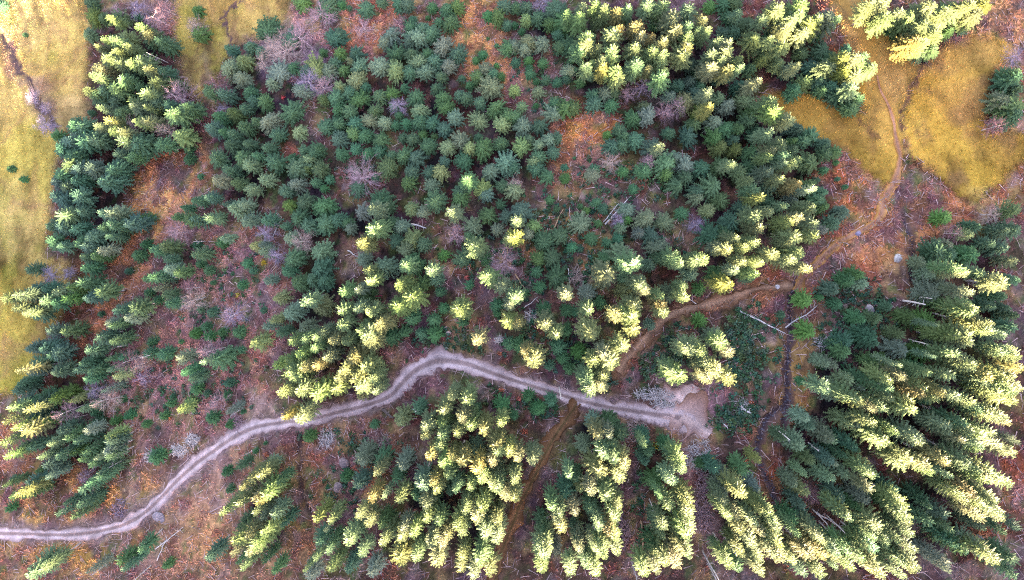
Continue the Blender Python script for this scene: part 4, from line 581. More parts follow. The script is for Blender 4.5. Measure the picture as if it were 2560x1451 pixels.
# ---------------------------------------------------------------- which ones are things of their own, which belong to the mass
REGIONS = [(270, 50, "at the top of the pasture-side clump"), (340, 130, "by the fallen-looking pink tree beside the pasture"), (270, 170, "in the middle of the pasture-side clump"), (320, 240, "in the lower half of the pasture-side clump"), (310, 320, "at the foot of the pasture-side clump"), (440, 280, "on the inner edge of the pasture-side clump"),
 (200, 340, "in the dark long group under the pasture-side clump"), (230, 450, "beside the top of the orange bracken lane"), (180, 560, "between the pasture bulge and the bracken lane"), (260, 600, "along the middle of the bracken lane"), (70, 750, "in the group jutting into the pasture"), (220, 760, "where the bracken lane narrows"), (120, 880, "in the dark row along the lower pasture edge"), (290, 830, "inside the lower end of the bracken lane"), (50, 1050, "at the pasture's lowest corner"),
 (160, 1100, "above the road's lower bend"), (270, 1150, "among the pale poles above the road"), (90, 1240, "in the russet bank over the road's far end"), (200, 1270, "on the knoll just above the road"), (130, 1390, "below the road's far end"), (330, 1410, "in the grey poles below the road"), (430, 650, "on the upper pink heath"), (460, 560, "at the head of the pink heath"), (560, 700, "amid the pink heath"), (430, 850, "on the lower pink heath"), (540, 980, "where the heath meets the road"),
 (590, 190, "beside the lilac thicket under the upper meadow"), (560, 300, "below the lilac thicket"), (580, 420, "at the inner side of the pink strip"), (700, 60, "beneath the upper pasture strip"), (730, 180, "around the lilac hollow"), (860, 120, "by the top bracken clearing"), (1000, 40, "along the top bracken clearing"), (1010, 110, "in the upper island between bracken clearings"), (1080, 170, "in the lower half of that bracken island"), (1150, 60, "between the two bracken clearings"), (1270, 60, "beyond the long bracken clearing"), (1250, 220, "at the foot of the long bracken clearing"), (840, 200, "left of the bracken island"), (720, 290, "in the shaded wood under the lilac hollow"), (860, 260, "in the shaded wood below the bracken island"), (960, 290, "around the little bare pink tree"), (1050, 260, "in the dense shaded wood under the island"), (1160, 300, "in the dense dark wood"), (700, 420, "near the small russet gap"), (820, 340, "above the big pink bare tree"), (930, 450, "beside the big pink bare tree"), (1040, 380, "on the slope above the dark gap"), (1150, 390, "around the dark gap"), (1230, 440, "beside the dark gap's far rim"), (1170, 490, "under the dark gap"),
 (1340, 130, "in the sparse young growth by the clearing"), (1350, 250, "on the thin pink strip"), (1420, 300, "at the top of the orange glade"), (1360, 370, "beside the orange glade"), (1400, 440, "below the orange glade"), (1560, 340, "beyond the orange glade"), (1450, 60, "at the sunlit wood's upper corner"), (1540, 60, "in the sunlit wood's top row"), (1480, 150, "on the sunlit wood's inner flank"), (1590, 130, "in the heart of the sunlit wood"), (1660, 60, "along the sunlit wood's upper rim"), (1700, 130, "in the sunlit wood's far half"), (1800, 60, "near the small top clearing"), (1820, 150, "on the sunlit wood's meadow side"), (1650, 200, "at the sunlit wood's lower fringe"), (1790, 220, "beneath the sunlit wood"), (1700, 300, "in the shaded hollow under the sunlit wood"), (1830, 310, "in the dark slope above the path"), (1700, 420, "round the blue-black hollow"), (1830, 420, "inside the dark slope by the meadow"),
 (1960, 60, "in the bright bank above the meadow"), (1960, 150, "on the bright bank's lower side"), (2040, 160, "at the meadow's upper inlet"), (2130, 160, "on the bright spur into the meadow"), (2100, 240, "under the bright spur"), (2220, 40, "at the meadow-top clump's near end"), (2300, 60, "in the middle of the meadow-top clump"), (2310, 120, "at the tip of the meadow-top clump"), (2430, 30, "at the far end of the meadow-top clump"), (2540, 230, "on the shaded far meadow rim"), (1960, 310, "facing the meadow's left lobe"), (1980, 400, "under the meadow's left lobe"), (2060, 370, "on the russet bank below the meadow lobe"), (2060, 500, "beside the russet slope"),
 (740, 520, "at the wood's edge over the heath"), (680, 600, "by the two pinkish trees"), (800, 600, "in the dark stand over the heath"), (930, 520, "in the green stand mid-slope"), (920, 590, "around the bright star-shaped tops"), (1010, 620, "near the pale fallen stub"), (1090, 520, "at the foot of the dense dark wood"), (1190, 570, "above the bare red-brown trees"), (1220, 680, "round the open brown floor"), (720, 720, "along the heath's wooded rim"), (800, 770, "in the stand above the road bend"), (900, 680, "beside the deep black gap"), (960, 760, "in the bright chain above the road bend"), (1020, 840, "in the dark bushes above the road bend"), (1140, 780, "on the open brown floor"), (730, 880, "in the bright clump over the road"), (800, 900, "in the middle of that bright road clump"), (880, 930, "at the road-bend end of the bright clump"), (720, 990, "hanging over the road"), (1180, 860, "just above the road bend"),
 (1330, 560, "on the mossy floor mid-slope"), (1470, 520, "by the three fallen poles"), (1460, 600, "below the three fallen poles"), (1600, 560, "beside the open heath hollow"), (1640, 640, "under the open heath hollow"), (1390, 640, "in the dark bushes mid-slope"), (1500, 700, "around the big half-lit spruce"), (1420, 760, "on the green slope over the road"), (1580, 700, "above the earth path"), (1670, 740, "where the earth path turns"), (1540, 810, "beside the earth path's lower leg"), (1470, 840, "in the big bright tops by the path"), (1380, 850, "over the straight stretch of road"), (1320, 900, "at the road's straight stretch"), (1510, 920, "at the foot of the earth path"), (1740, 870, "on the island between path and road"), (1700, 950, "at the turning place"), (1840, 900, "in the green hollow by the stream"), (1820, 620, "above the path by the stream"), (1880, 560, "in the bright corner over the russet slope"), (1950, 560, "at the tip of that bright corner"), (1980, 640, "by the head of the stream"),
 (2010, 770, "on the far bank of the stream"), (2140, 720, "at the lower end of the russet slope"), (2100, 860, "in the dark stand across the stream"), (2200, 850, "in the middle of the stand across the stream"), (2360, 660, "below the brook's russet head"), (2450, 580, "at the far side of the russet slope"), (2540, 560, "in the dark corner above the far stand"), (2430, 720, "around the lone bright tops across the brook"), (2520, 760, "in the far dark stand"), (2330, 760, "beside the white leaning poles"), (2380, 830, "below the white leaning poles"), (2450, 850, "in the bright mass of the far stand"), (2540, 880, "at the outer rim of the far stand"), (2270, 920, "in the wood over the long black gap"), (2160, 950, "along the near side of the far wood"), (2400, 920, "in the bright belt of the far wood"), (2520, 950, "at the far wood's outermost belt"), (2200, 1000, "in the far wood's near row"), (2330, 1010, "in the middle rows of the far wood"), (2450, 1050, "in the outer rows of the far wood"), (2100, 1060, "on the shaded flank by the lower stream"), (2220, 1100, "above the long black gap"), (2340, 1160, "on the lower side of the long black gap"), (2480, 1190, "around the outer russet pocket"), (2000, 1200, "beside the lower stream"), (2100, 1200, "in the grey-green stand by the lower stream"), (2240, 1270, "in the lower far wood"), (2370, 1320, "in the black hollow of the far wood"), (2480, 1390, "by the bottom russet pocket"), (1960, 1400, "at the bottom of the far wood"), (2080, 1400, "in the bright bottom rows of the far wood"), (2220, 1410, "at the lowest edge of the far wood"),
 (1880, 1180, "below the turning place's brush"), (1850, 1270, "in the long bright row under the turning place"), (1880, 1370, "at the foot of the long bright row"), (1700, 1120, "under the turning place"), (1690, 1240, "in the narrow strip's upper part"), (1700, 1380, "in the narrow strip's lower part"), (1500, 1080, "at the head of the stand below the road"), (1530, 1180, "in the stand between track and brush lane"), (1440, 1230, "beside the dirt track"), (1500, 1310, "in the middle of the stand by the track"), (1380, 1390, "along the track's lower reach"), (1510, 1420, "at the bottom of the stand by the track"), (1380, 1040, "at the fork of road and track"), (1300, 1150, "across the track's upper reach"), (1140, 1010, "just under the road bend"), (1180, 1080, "in the bright wood below the bend"), (1060, 1100, "at the bright wood's upper edge"), (1120, 1170, "in the heart of the bright wood"), (1230, 1200, "along the bright wood's track side"), (1040, 1220, "in the bright wood's middle"), (930, 1160, "on the bright wood's ragged inner side"), (900, 1260, "in front of the bright wood"), (1150, 1300, "in the bright wood's lower half"), (1240, 1350, "in the wood's corner by the track"), (1010, 1380, "at the bottom of the bright wood"), (870, 1390, "in the dark lower corner of the bright wood"), (800, 1320, "beside the bare brown gully"), (640, 1230, "in the bright strip left of the gully"), (620, 1350, "at the foot of the bright strip"), (560, 1180, "on the bank under the road"), (700, 1410, "below the bright strip"), (500, 1410, "on the grassy slope below the road")]
NUMW = "zero one two three four five six seven eight nine ten eleven twelve thirteen fourteen fifteen sixteen seventeen eighteen nineteen twenty".split()
ORDW = "zeroth topmost second third fourth fifth sixth seventh eighth ninth tenth eleventh twelfth thirteenth fourteenth fifteenth sixteenth seventeenth eighteenth nineteenth twentieth".split()
reg = np.array([min(range(len(REGIONS)), key=lambda q: (REGIONS[q][0] - tx[i]) ** 2 + (REGIONS[q][1] - ty[i]) ** 2) for i in range(N)])
def state(i):
    k = tk[i]; r = rad[i]
    if k == 'b': return "leafless pinkish tree"
    if k == 'c': return ("bushy dark green young spruce" if r > 1.0 else "tiny young spruce")
    size = "broad" if tr[i] >= 21 else ("slim" if tr[i] < 16.4 else "middle-sized")
    return size + " " + {'Y': "sunlit yellow spruce", 'y': "half-lit spruce", 't': "sun-tipped spruce", 'G': "shaded blue-green spruce", 'g': "shaded green spruce", 'p': "shaded grey-green spruce"}[k]
LABEL = [None] * N
byc = {}
for i in range(N): byc.setdefault((reg[i], state(i)), []).append(i)
for (q, st), L in byc.items():
    L.sort(key=lambda i: ty[i])
    for n, i in enumerate(L):
        LABEL[i] = f"{st} {REGIONS[q][2]}" + ("" if len(L) == 1 else f", {ORDW[n + 1] if n + 1 < len(L) or len(L) < 2 else 'lowest'} of {NUMW[len(L)]}")
lean = np.hypot(tx - 1330, ty - 600) / FPX * hh
show = rad * (rad + .5 * lean)
tall_set = [i for i in range(N) if tk[i] in 'YytG' or (tk[i] in 'gp' and hh[i] >= 7.6)]
young_set = [i for i in range(N) if tk[i] != 'b' and i not in set(tall_set)]
inframe = lambda i: -20 < tx[i] < PW + 20 and -20 < ty[i] < PH + 20
tall_set.sort(key=lambda i: -show[i]); young_set.sort(key=lambda i: -show[i])
NTALL, NYOUNG = 315, 315
TINT = {'Y': (.090, .118, .042), 'y': (.080, .114, .044), 't': (.070, .116, .052), 'g': (.047, .106, .050), 'G': (.046, .100, .056), 'p': (.116, .162, .090), 'c': (.040, .112, .046)}  # sunlight painted in: sunlit states yellower and lighter than the shaded greens
def tint(i):
    for qx, qy in ((2020, 756), (2030, 834), (2366, 546), (1750, 803), (1518, 330)):
        if abs(tx[i] - qx) < 9 and abs(ty[i] - qy) < 9: return np.array([.075, .175, .036])
    c = np.array(TINT[tk[i]]); j = np.array([rs.uniform(.82, 1.22), rs.uniform(.88, 1.14), rs.uniform(.8, 1.22)]) * rs.uniform(.85, 1.2)
    if tk[i] in 'gyY' and rs.rand() < .10: j = j * np.array([1.3, 1.0, .75])       # a tree with brown cones in its top
    if tk[i] in 'gcp' and rs.rand() < .15: j = j * np.array([1.3, 1.15, .75])
    return np.clip(c * j, .01, .4)
GROUP_T = "tall spruces of the forest"; GROUP_Y = "young spruces of the forest"; GROUP_B = "leafless trees among the spruces"
PROTO_T = {}
def add_tall(i):
    k = rs.randint(10)
    if k not in PROTO_T:
        root = bpy.data.objects.new("spruce_tree", None); root.empty_display_size = .5; COL.objects.link(root)
        PROTO_T[k] = (root, link("crown", CROWN_ME[k], root), link("trunk", TRUNK_ME[k], root)); r, cr, tk_ = PROTO_T[k]
    else:
        r0, c0, t0 = PROTO_T[k]
        r = r0.copy(); COL.objects.link(r)
        cr = c0.copy(); COL.objects.link(cr); cr.parent = r
        tk_ = t0.copy(); COL.objects.link(tk_); tk_.parent = r
    f = rad[i] / TALL_R
    r.location = (bx[i], by[i], bz[i]); an = rs.uniform(.88, 1.13); r.scale = (f * an, f / an, hh[i] / TALL_H)
    r.rotation_euler = (rs.normal(0, .04), rs.normal(0, .04), rs.uniform(0, 6.28))
    cr.color = (*tint(i), 1)
    return tag(r, LABEL[i], "spruce", GROUP_T)
PROTO_Y = {}
def add_young(i):
    k = rs.randint(10)
    if k not in PROTO_Y: r = PROTO_Y[k] = link("young_spruce", YOUNG_ME[k])
    else: r = PROTO_Y[k].copy(); COL.objects.link(r)
    f = rad[i] / YOUNG_R
    r.location = (bx[i], by[i], bz[i]); an = rs.uniform(.85, 1.16); r.scale = (f * an, f / an, hh[i] / YOUNG_H); r.rotation_euler = (rs.normal(0, .04), rs.normal(0, .04), rs.uniform(0, 6.28))
    r.color = (*tint(i), 1)
    return tag(r, LABEL[i], "young spruce", GROUP_Y)
PROTO_B = {}
def add_bare(i):
    k = rs.randint(5); c = 1 if tx[i] < 140 else rs.choice(4, p=[.36, .24, .3, .1])
    if (k, c) not in PROTO_B:
        r = bpy.data.objects.new("bare_tree", None); r.empty_display_size = .5; COL.objects.link(r)
        PROTO_B[(k, c)] = (r, link("crown", SPRAY_ME[c][k], r), link("trunk", BARETRUNK_ME[k % 3], r))
    else:
        a = PROTO_B[(k, c)]; r = a[0].copy(); COL.objects.link(r)
        for ch in a[1:]:
            q = ch.copy(); COL.objects.link(q); q.parent = r
    f = rad[i] / BARE_R * 1.1
    r.location = (bx[i], by[i], bz[i]); r.scale = (f, f, hh[i] / BARE_H); r.rotation_euler = (rs.normal(0, .05), rs.normal(0, .05), rs.uniform(0, 6.28))
    return tag(r, LABEL[i], "leafless tree", GROUP_B)
for i in tall_set[:NTALL]: add_tall(i)
for i in young_set[:NYOUNG]: add_young(i)
for i in range(N):
    if tk[i] == 'b': add_bare(i)
def mass(name, idx, lib, LH, LR, label, extra=()):
    Vs = []; Fs = []; Cs = []; Ts = []; off = 0
    for i, (x, y, z, r, h, c) in enumerate([(bx[i], by[i], bz[i], rad[i], hh[i], tint(i)) for i in idx] + list(extra)):
        V, F, T = lib[rs.randint(len(lib))]; a = rs.uniform(0, 6.28); f = r / LR
        M = np.array([[math.cos(a) * f, -math.sin(a) * f, 0], [math.sin(a) * f, math.cos(a) * f, 0], [0, 0, h / LH]])
        Vs.append(V @ M.T + np.array([x, y, z])); Fs.append(F + off); off += len(V); Ts.append(T); Cs.append(np.broadcast_to(c, V.shape))
    o = link(name, mesh_np(name, np.concatenate(Vs), np.concatenate(Fs), M_NEEDLE_MASS, col=np.concatenate(Cs), attr=np.concatenate(Ts)))
    return tag(o, label, None, None, 'stuff')
# spruces standing just outside the photograph, so that the wood does not stop at its edge
EXT = []
for _ in range(900):
    px, py = rs.uniform(-420, PW + 420), rs.uniform(-380, PH + 380)
    if -60 < px < PW + 60 and -60 < py < PH + 60: continue
    if px < 250 and py < 1000: continue
    if 2050 < px < 2240 and py < 0: continue
    x, y = (float(v) for v in ground_at(px, py)); h = rs.uniform(7, 12)
    if x * SV[0] + y * SV[1] > 88: continue
    h = min(h, max(3.0, shade_top(x, y) - float(land(x, y)) - .5)); EXT.append((x, y, float(land(x, y)), rs.uniform(1.2, 1.8), h, np.array(TINT['g']) * rs.uniform(.8, 1.2)))
mass("spruce_forest", tall_set[NTALL:], TALL, TALL_H, TALL_R, "remaining tall spruces filling the forest between the larger ones", EXT[:420])
mass("young_spruce_thicket", young_set[NYOUNG:], YOUNG, YOUNG_H, YOUNG_R, "remaining small young spruces filling the gaps of the plantation")
print("TREES", N, "tall", len(tall_set), "young", len(young_set), "bare", tk.count('b'), "heights", np.percentile(hh, [5, 25, 50, 75, 95]).round(1))

# ---------------------------------------------------------------- plants and litter of the forest floor (uncountable)
ALLWAYS = [(ROAD, 24), (TRACK, 22), (PATHS[0], 18), (PATHS[1], 12), (STREAM, 12), (STREAM2, 12)]
def way_dist(px, py):
    d = np.full(px.shape, 1e3)
    for L, wd in ALLWAYS: d = np.minimum(d, seg_dist(px, py, L) - wd)
    d = np.minimum(d, np.hypot(px - 1725, py - 1030) - 46)
    return d
WAY = way_dist(PX, PY)
ok = ~(PAS | MEA) & (WAY > -10) & (PX > -150) & (PX < PW + 150) & (PY > -150) & (PY < PH + 150)
cells = np.argwhere(ok)
def tufts(name, label, n, sel, size, wid, blades, gain, tiltr):
    cc = cells[sel]; pick = cc[rs.randint(len(cc), size=n)]
    x = GX[pick[:, 0], pick[:, 1]] + rs.uniform(-.22, .22, n); y = GY[pick[:, 0], pick[:, 1]] + rs.uniform(-.22, .22, n); z = gz_at(x, y)
    col = GC[pick[:, 0], pick[:, 1]]
    V = np.zeros((n, blades, 4, 3)); Cc = np.zeros((n, blades, 4, 3))
    for b in range(blades):
        a = rs.uniform(0, 6.28, n); L = rs.uniform(*size, n); t = rs.uniform(*tiltr, n); wd = rs.uniform(*wid, n)
        d = np.stack([np.cos(a) * np.cos(t), np.sin(a) * np.cos(t), np.sin(t)], 1); s = np.stack([-np.sin(a), np.cos(a), 0 * a], 1)
        p = np.stack([x, y, z - .03], 1); q = p + d * L[:, None]
        V[:, b, 0] = p - s * wd[:, None] * .5; V[:, b, 1] = p + s * wd[:, None] * .5; V[:, b, 2] = q + s * wd[:, None] * .25; V[:, b, 3] = q - s * wd[:, None] * .25
        Cc[:, b] = (col * gain * rs.uniform(.6, 1.5, (n, 1)) * rs.uniform(.88, 1.12, (n, 3)))[:, None, :]
    V = V.reshape(-1, 3); F = np.arange(len(V)).reshape(-1, 4)
    return tag(link(name, mesh_np(name, V, F, M_COVER, col=np.clip(Cc.reshape(-1, 3), .005, .8))), label, kind='stuff')
cg = GC[ok]; red = cg[:, 0] / (cg[:, 1] + 1e-3); lum = cg.sum(1)
tufts("bracken", "orange and russet dead bracken fronds over the open ground", 42000, red > 2.1, (.3, .75), (.10, .26), 2, 1.5, (.1, .6))
tufts("heather", "low brownish heath plants and grass between the trees", 34000, red <= 2.3, (.2, .55), (.08, .22), 2, 1.35, (.1, .7))
cells_all = cells; edge = np.full(PX.shape, 1e9)
for q in PASTURE + MEADOW: edge = np.minimum(edge, seg_dist(PX, PY, q + q[:1]))
def grass(name, label, n, mask, size, wid, gain):
    global cells
    cells = np.argwhere(mask & (WAY > 0)); r = tufts(name, label, n, np.ones(len(cells), bool), size, wid, 2, gain, (.2, .9)); cells = cells_all; return r
grass("grass", "short tufted grass of pasture and meadow", 36000, (PAS | MEA) & (PX > -80) & (PY > -80) & (PX < PW + 80), (.12, .34), (.05, .15), 1.25)
grass("sedge", "taller straw coloured sedge along the field edges", 6000, (edge < 13), (.3, .8), (.05, .14), 1.3)
# fine dead sticks
n = 11000; selp = cells[(lum > .16)]; pk = selp[rs.randint(len(selp), size=n)]
x = GX[pk[:, 0], pk[:, 1]]; y = GY[pk[:, 0], pk[:, 1]]; a = rs.uniform(0, 6.28, n); L = rs.uniform(.4, 1.7, n) * .5; wd = rs.uniform(.02, .06, n)
d = np.stack([np.cos(a), np.sin(a)], 1)
def row(sx, sw):
    xx = x + d[:, 0] * L * sx - d[:, 1] * wd * sw; yy = y + d[:, 1] * L * sx + d[:, 0] * wd * sw; return np.stack([xx, yy, gz_at(xx, yy) + .22], 1)
V = np.stack([row(-1, -1), row(1, -.4), row(1, .4), row(-1, 1)], 1).reshape(-1, 3)
cc = (C(186, 152, 150) * rs.uniform(.45, 1.4, (n, 1))); cc = np.repeat(cc, 4, 0)
tag(link("deadwood_litter", mesh_np("deadwood_litter", V, np.arange(len(V)).reshape(-1, 4), M_COVER, col=cc)), "pale dead sticks scattered over the cut-over ground", kind='stuff')
# green undergrowth: low leafy clumps
UG = [(1860, 880, 55, 110, 260), (1840, 1040, 60, 40, 110), (1345, 1010, 55, 40, 70), (1300, 850, 70, 60, 60), (1420, 880, 60, 50, 60), (1650, 900, 70, 60, 80), (1960, 880, 40, 60, 20), (2120, 760, 80, 50, 70), (2100, 860, 70, 70, 70), (1360, 620, 90, 90, 100), (1480, 660, 60, 60, 40), (1300, 720, 70, 70, 60), (1120, 850, 90, 40, 70), (1250, 980, 40, 40, 30), (1440, 540, 100, 60, 70), (1560, 450, 120, 70, 80), (560, 830, 120, 120, 60), (480, 980, 120, 80, 60), (560, 680, 120, 90, 50), (1340, 200, 60, 120, 40), (880, 420, 80, 40, 30), (1200, 620, 80, 60, 60), (1680, 840, 60, 40, 40), (900, 1120, 60, 60, 40), (1600, 1250, 20, 100, 20), (2200, 780, 60, 60, 50), (1500, 950, 60, 30, 40), (1640, 600, 60, 40, 30), (840, 1250, 60, 80, 30), (780, 1070, 60, 30, 16), (330, 1000, 120, 60, 40)]
V = []; F = []; Cl = []
for ux, uy, rx, ry, n in UG:
    pxs = ux + rs.normal(0, .55, n) * rx; pys = uy + rs.normal(0, .55, n) * ry; X, Y = ground_at(pxs, pys); wdd = way_dist(pxs, pys)
    for x, y, dd in zip(X, Y, wdd):
        if dd < 6: continue
        r = rs.uniform(.3, .85); z = float(land(x, y)); c = np.array((.030, .075, .042)) * rs.uniform(.7, 1.5) * np.array([rs.uniform(.7, 1.9), 1, rs.uniform(.7, 1.3)])
        for _ in range(22):
            v = rs.normal(size=3); v[2] = abs(v[2]); v /= np.linalg.norm(v); p = np.array([x, y, z]) + v * r * rs.uniform(.5, 1) * np.array([1, 1, 1.1]); t = rs.normal(size=3); t[2] *= .4; t /= np.linalg.norm(t); s = np.cross(t, v); s /= np.linalg.norm(s) + 1e-6
            k = len(V); l = rs.uniform(.12, .28); V.extend([p - t * l, p + s * l * .6, p + t * l, p - s * l * .6]); F.append((k, k + 1, k + 2, k + 3)); Cl.extend([c * (.6 + .7 * v[2])] * 0 + [c * rs.uniform(.8, 1.25)] * 4)
tag(link("undergrowth", mesh_np("undergrowth", np.array(V), np.array(F), M_COVER, col=np.array(Cl))), "low green leafy undergrowth in the damp hollows", kind='stuff')
# stones in the stream
V = []; F = []
def stone(x, y, z, r, rng):
    k = len(V); n = 6
    for j, (zz, rr) in enumerate(((-.3, .8), (.15, 1.0), (.5, .65))):
        for q in range(n):
            a = 6.283 * q / n + j * .4; m = rng.uniform(.75, 1.2) * r * rr; V.append((x + math.cos(a) * m, y + math.sin(a) * m * .8, z + zz * r))
    V.append((x, y, z + .65 * r))
    for j in (0, 1):
        for q in range(n): F.append((k + j * n + q, k + j * n + (q + 1) % n, k + (j + 1) * n + (q + 1) % n, k + (j + 1) * n + q))
    for q in range(n): F.append((k + 2 * n + q, k + 2 * n + (q + 1) % n, k + 3 * n, k + 3 * n))
for L, n, sp in ((STREAM, 150, 10), (STREAM2, 110, 9), (STREAM3, 50, 6)):
    P = smooth_line(L, 3.0)
    for _ in range(n):
        p = P[rs.randint(len(P))]; X, Y = ground_at(p[0] + rs.normal(0, sp * .6), p[1] + rs.normal(0, sp * .6))
        stone(float(X), float(Y), float(gz_at(np.array([float(X)]), np.array([float(Y)]))[0]), rs.uniform(.08, .26), rs)
Fq = [f for f in F if f[2] != f[3]]; Ft = [f[:3] for f in F if f[2] == f[3]]
tag(link("gravel", mesh_np("gravel", np.array(V), [np.array(Fq), np.array(Ft)], M_STONE)), "stones lying in the stream beds", kind='stuff')

# ---------------------------------------------------------------- fallen logs, standing dead poles, brush, boulders, red shrubs
def pt(px, py, h=0.0):
    X, Y = ground_at(np.array([float(px)]), np.array([float(py)]), h); return float(X[0]), float(Y[0]), float(gz_at(X, Y)[0]) + h
def joined(parts, mat, name):
    Vs = []; F4 = []; F3 = []; o = 0
    for V, Fq, Ft in parts:
        Vs.append(V); F4.append(Fq + o); F3.append(Ft + o); o += len(V)
    return mesh_np(name, np.concatenate(Vs), [np.concatenate(F4), np.concatenate(F3)], mat)
def log(p, q, r, mat, label, twigs=0, group="fallen logs", lift=0.12, seed=0):
    g = np.random.default_rng(seed + int(p[0])); A = np.array(pt(*p)); B = np.array(pt(*q)); n = 6
    base = (A + B) / 2
    P = np.array([A + (B - A) * t for t in np.linspace(0, 1, n)]); P[:, 2] = np.maximum(P[:, 2], [gz_at(np.array([a[0]]), np.array([a[1]]))[0] for a in P]) + r + lift
    P[1:-1] += g.normal(0, .05, (n - 2, 3)); P = P - base
    V, F, T = tube(P, np.linspace(r, r * .45, n), 8)
    if twigs < 6:
        o = link("fallen_log", mesh_np("fallen_log", V, [F, T], mat)); o.location = base
        return tag(o, label, "fallen log", group)
    root = bpy.data.objects.new("fallen_log", None); root.location = base; root.empty_display_size = .4; COL.objects.link(root)
    link("trunk", mesh_np("log_trunk", V, [F, T], mat), root)
    d = (B - A) / np.linalg.norm(B - A); sd = np.cross(d, [0, 0, 1])
    for k in range(twigs):
        t = g.uniform(.15, .97); a = P[0] + (P[-1] - P[0]) * t; L = g.uniform(.5, 1.3)
        e = sd * (1 if k % 2 else -1) * g.uniform(.6, 1) + d * g.uniform(.1, .6) + np.array([0, 0, g.uniform(0, .6)]); e /= np.linalg.norm(e)
        bv, bf, bt = tube([a, a + e * L * .6, a + e * L], [.035, .022, .008], 5)
        link("branch", mesh_np("log_branch", bv, [bf, bt], mat), root)
    return tag(root, label, "fallen log", group)
log((1849, 778), (1963, 834), .16, M_DEAD, "long pale fallen trunk pointing down to the stream bank", 16)
log((1963, 820), (2043, 764), .13, M_DEAD, "fallen spruce pole with comb-like branches lying across the stream", 26)
log((1512, 562), (1577, 491), .15, M_DEAD, "longest of the three grey fallen poles by the heath hollow", 6)
log((1520, 560), (1557, 507), .12, M_REDWOOD, "brownish fallen pole in the middle of the three", 3)
log((1508, 556), (1547, 509), .11, M_DEAD, "thin grey fallen pole on the outer side of the three", 3)
log((1382, 576), (1408, 524), .14, M_REDWOOD, "single reddish log slanting over mossy floor", 4)
log((1288, 686), (1313, 724), .15, M_REDWOOD, "yellowish debarked log in the dark bushes mid-slope", 2)
log((1420, 671), (1424, 714), .10, M_DEAD, "thin upright-looking grey pole beside a brush heap", 3)
log((1030, 561), (1067, 571), .22, M_DEAD, "pale stubby log with torn end in the green stand", 6)
log((730, 684), (763, 669), .16, M_DARKWOOD, "dark log lying at the heath's wooded rim", 3)
log((870, 627), (893, 642), .14, M_DEAD, "short grey log beside the deep black gap", 3)
log((683, 594), (707, 542), .10, M_DEAD, "thin grey pole near the two pinkish trees", 8)
log((1263, 611), (1280, 671), .10, M_REDWOOD, "thin brown pole beside the bare red-brown tree", 3)
log((1852, 1019), (1875, 1032), .24, M_DEAD, "bright white short log in the green hollow by the stream", 2)
log((1800, 1050), (1827, 1077), .12, M_DEAD, "thin log at the outer edge of the turning place", 3)
log((1602, 1300), (1612, 1407), .16, M_REDWOOD, "long reddish dead trunk lying in the mossy brush lane", 10)
log((958, 1023), (985, 1044), .30, M_DARKWOOD, "thick blackish log beside the road under the bend", 2)
log((72, 202), (95, 250), .09, M_REDWOOD, "thin weathered pole by the pasture ditch, steeper of two", 2)
log((112, 190), (97, 250), .09, M_REDWOOD, "thin weathered pole by the pasture ditch, leaning the other way", 2)
log((1918, 1310), (1940, 1340), .13, M_DEAD, "pale log at the bottom of the lower stream", 3)
log((1310, 770), (1345, 742), .10, M_DEAD, "thin pale pole on the open brown floor", 4)
log((390, 1372), (460, 1316), .11, M_DEAD, "long pale pole lying on the grassy slope below the road", 10)
log((395, 1400), (420, 1340), .10, M_DEAD, "forked grey pole beside the long pale pole", 8)
log((1740, 760), (1712, 742), .08, M_DEAD, "small pale stick log where the earth path turns", 2)
log((2032, 1275), (2120, 1330), .14, M_DEAD, "grey trunk lying in the black gap of the far wood", 3)
def snag(base, length, r, label, mat=None, group="standing dead poles"):
    """a bare dead pole standing upright: its height follows from how long it shows in the photo"""
    x, y, z = pt(*base); b = np.hypot(base[0] - 1330, base[1] - 600); H = CAM_H - z
    h = min(19.0, H * length / (b + length)); g = np.random.default_rng(int(base[0] * 7 + base[1]))
    root = bpy.data.objects.new("dead_pole", None); root.location = (x, y, z); root.empty_display_size = .4; COL.objects.link(root)
    n = 7; zs = np.linspace(-.4, h, n); V, F, T = tube(np.stack([np.cumsum(g.normal(0, .02, n)), np.cumsum(g.normal(0, .02, n)), zs], 1), np.linspace(r, r * .35, n), 8)
    link("trunk", mesh_np("pole_trunk", V, [F, T], mat or M_DEAD), root)
    for k in range(6):
        zz = g.uniform(.25, 1) * h; a = g.uniform(0, 6.28); L = g.uniform(.3, .9); e = np.array([math.cos(a), math.sin(a), g.uniform(-.3, .3)]); q = np.array([0, 0, zz])
        bv, bf, bt = tube([q, q + e * L * .6, q + e * L], [.03, .018, .006], 4)
        link("branch", mesh_np("pole_branch", bv, [bf, bt], mat or M_DEAD), root)
    return tag(root, label, "dead pole", group)
def T3(ox, oy, x, y): return (ox + x / 2.998, oy + y / 2.998)
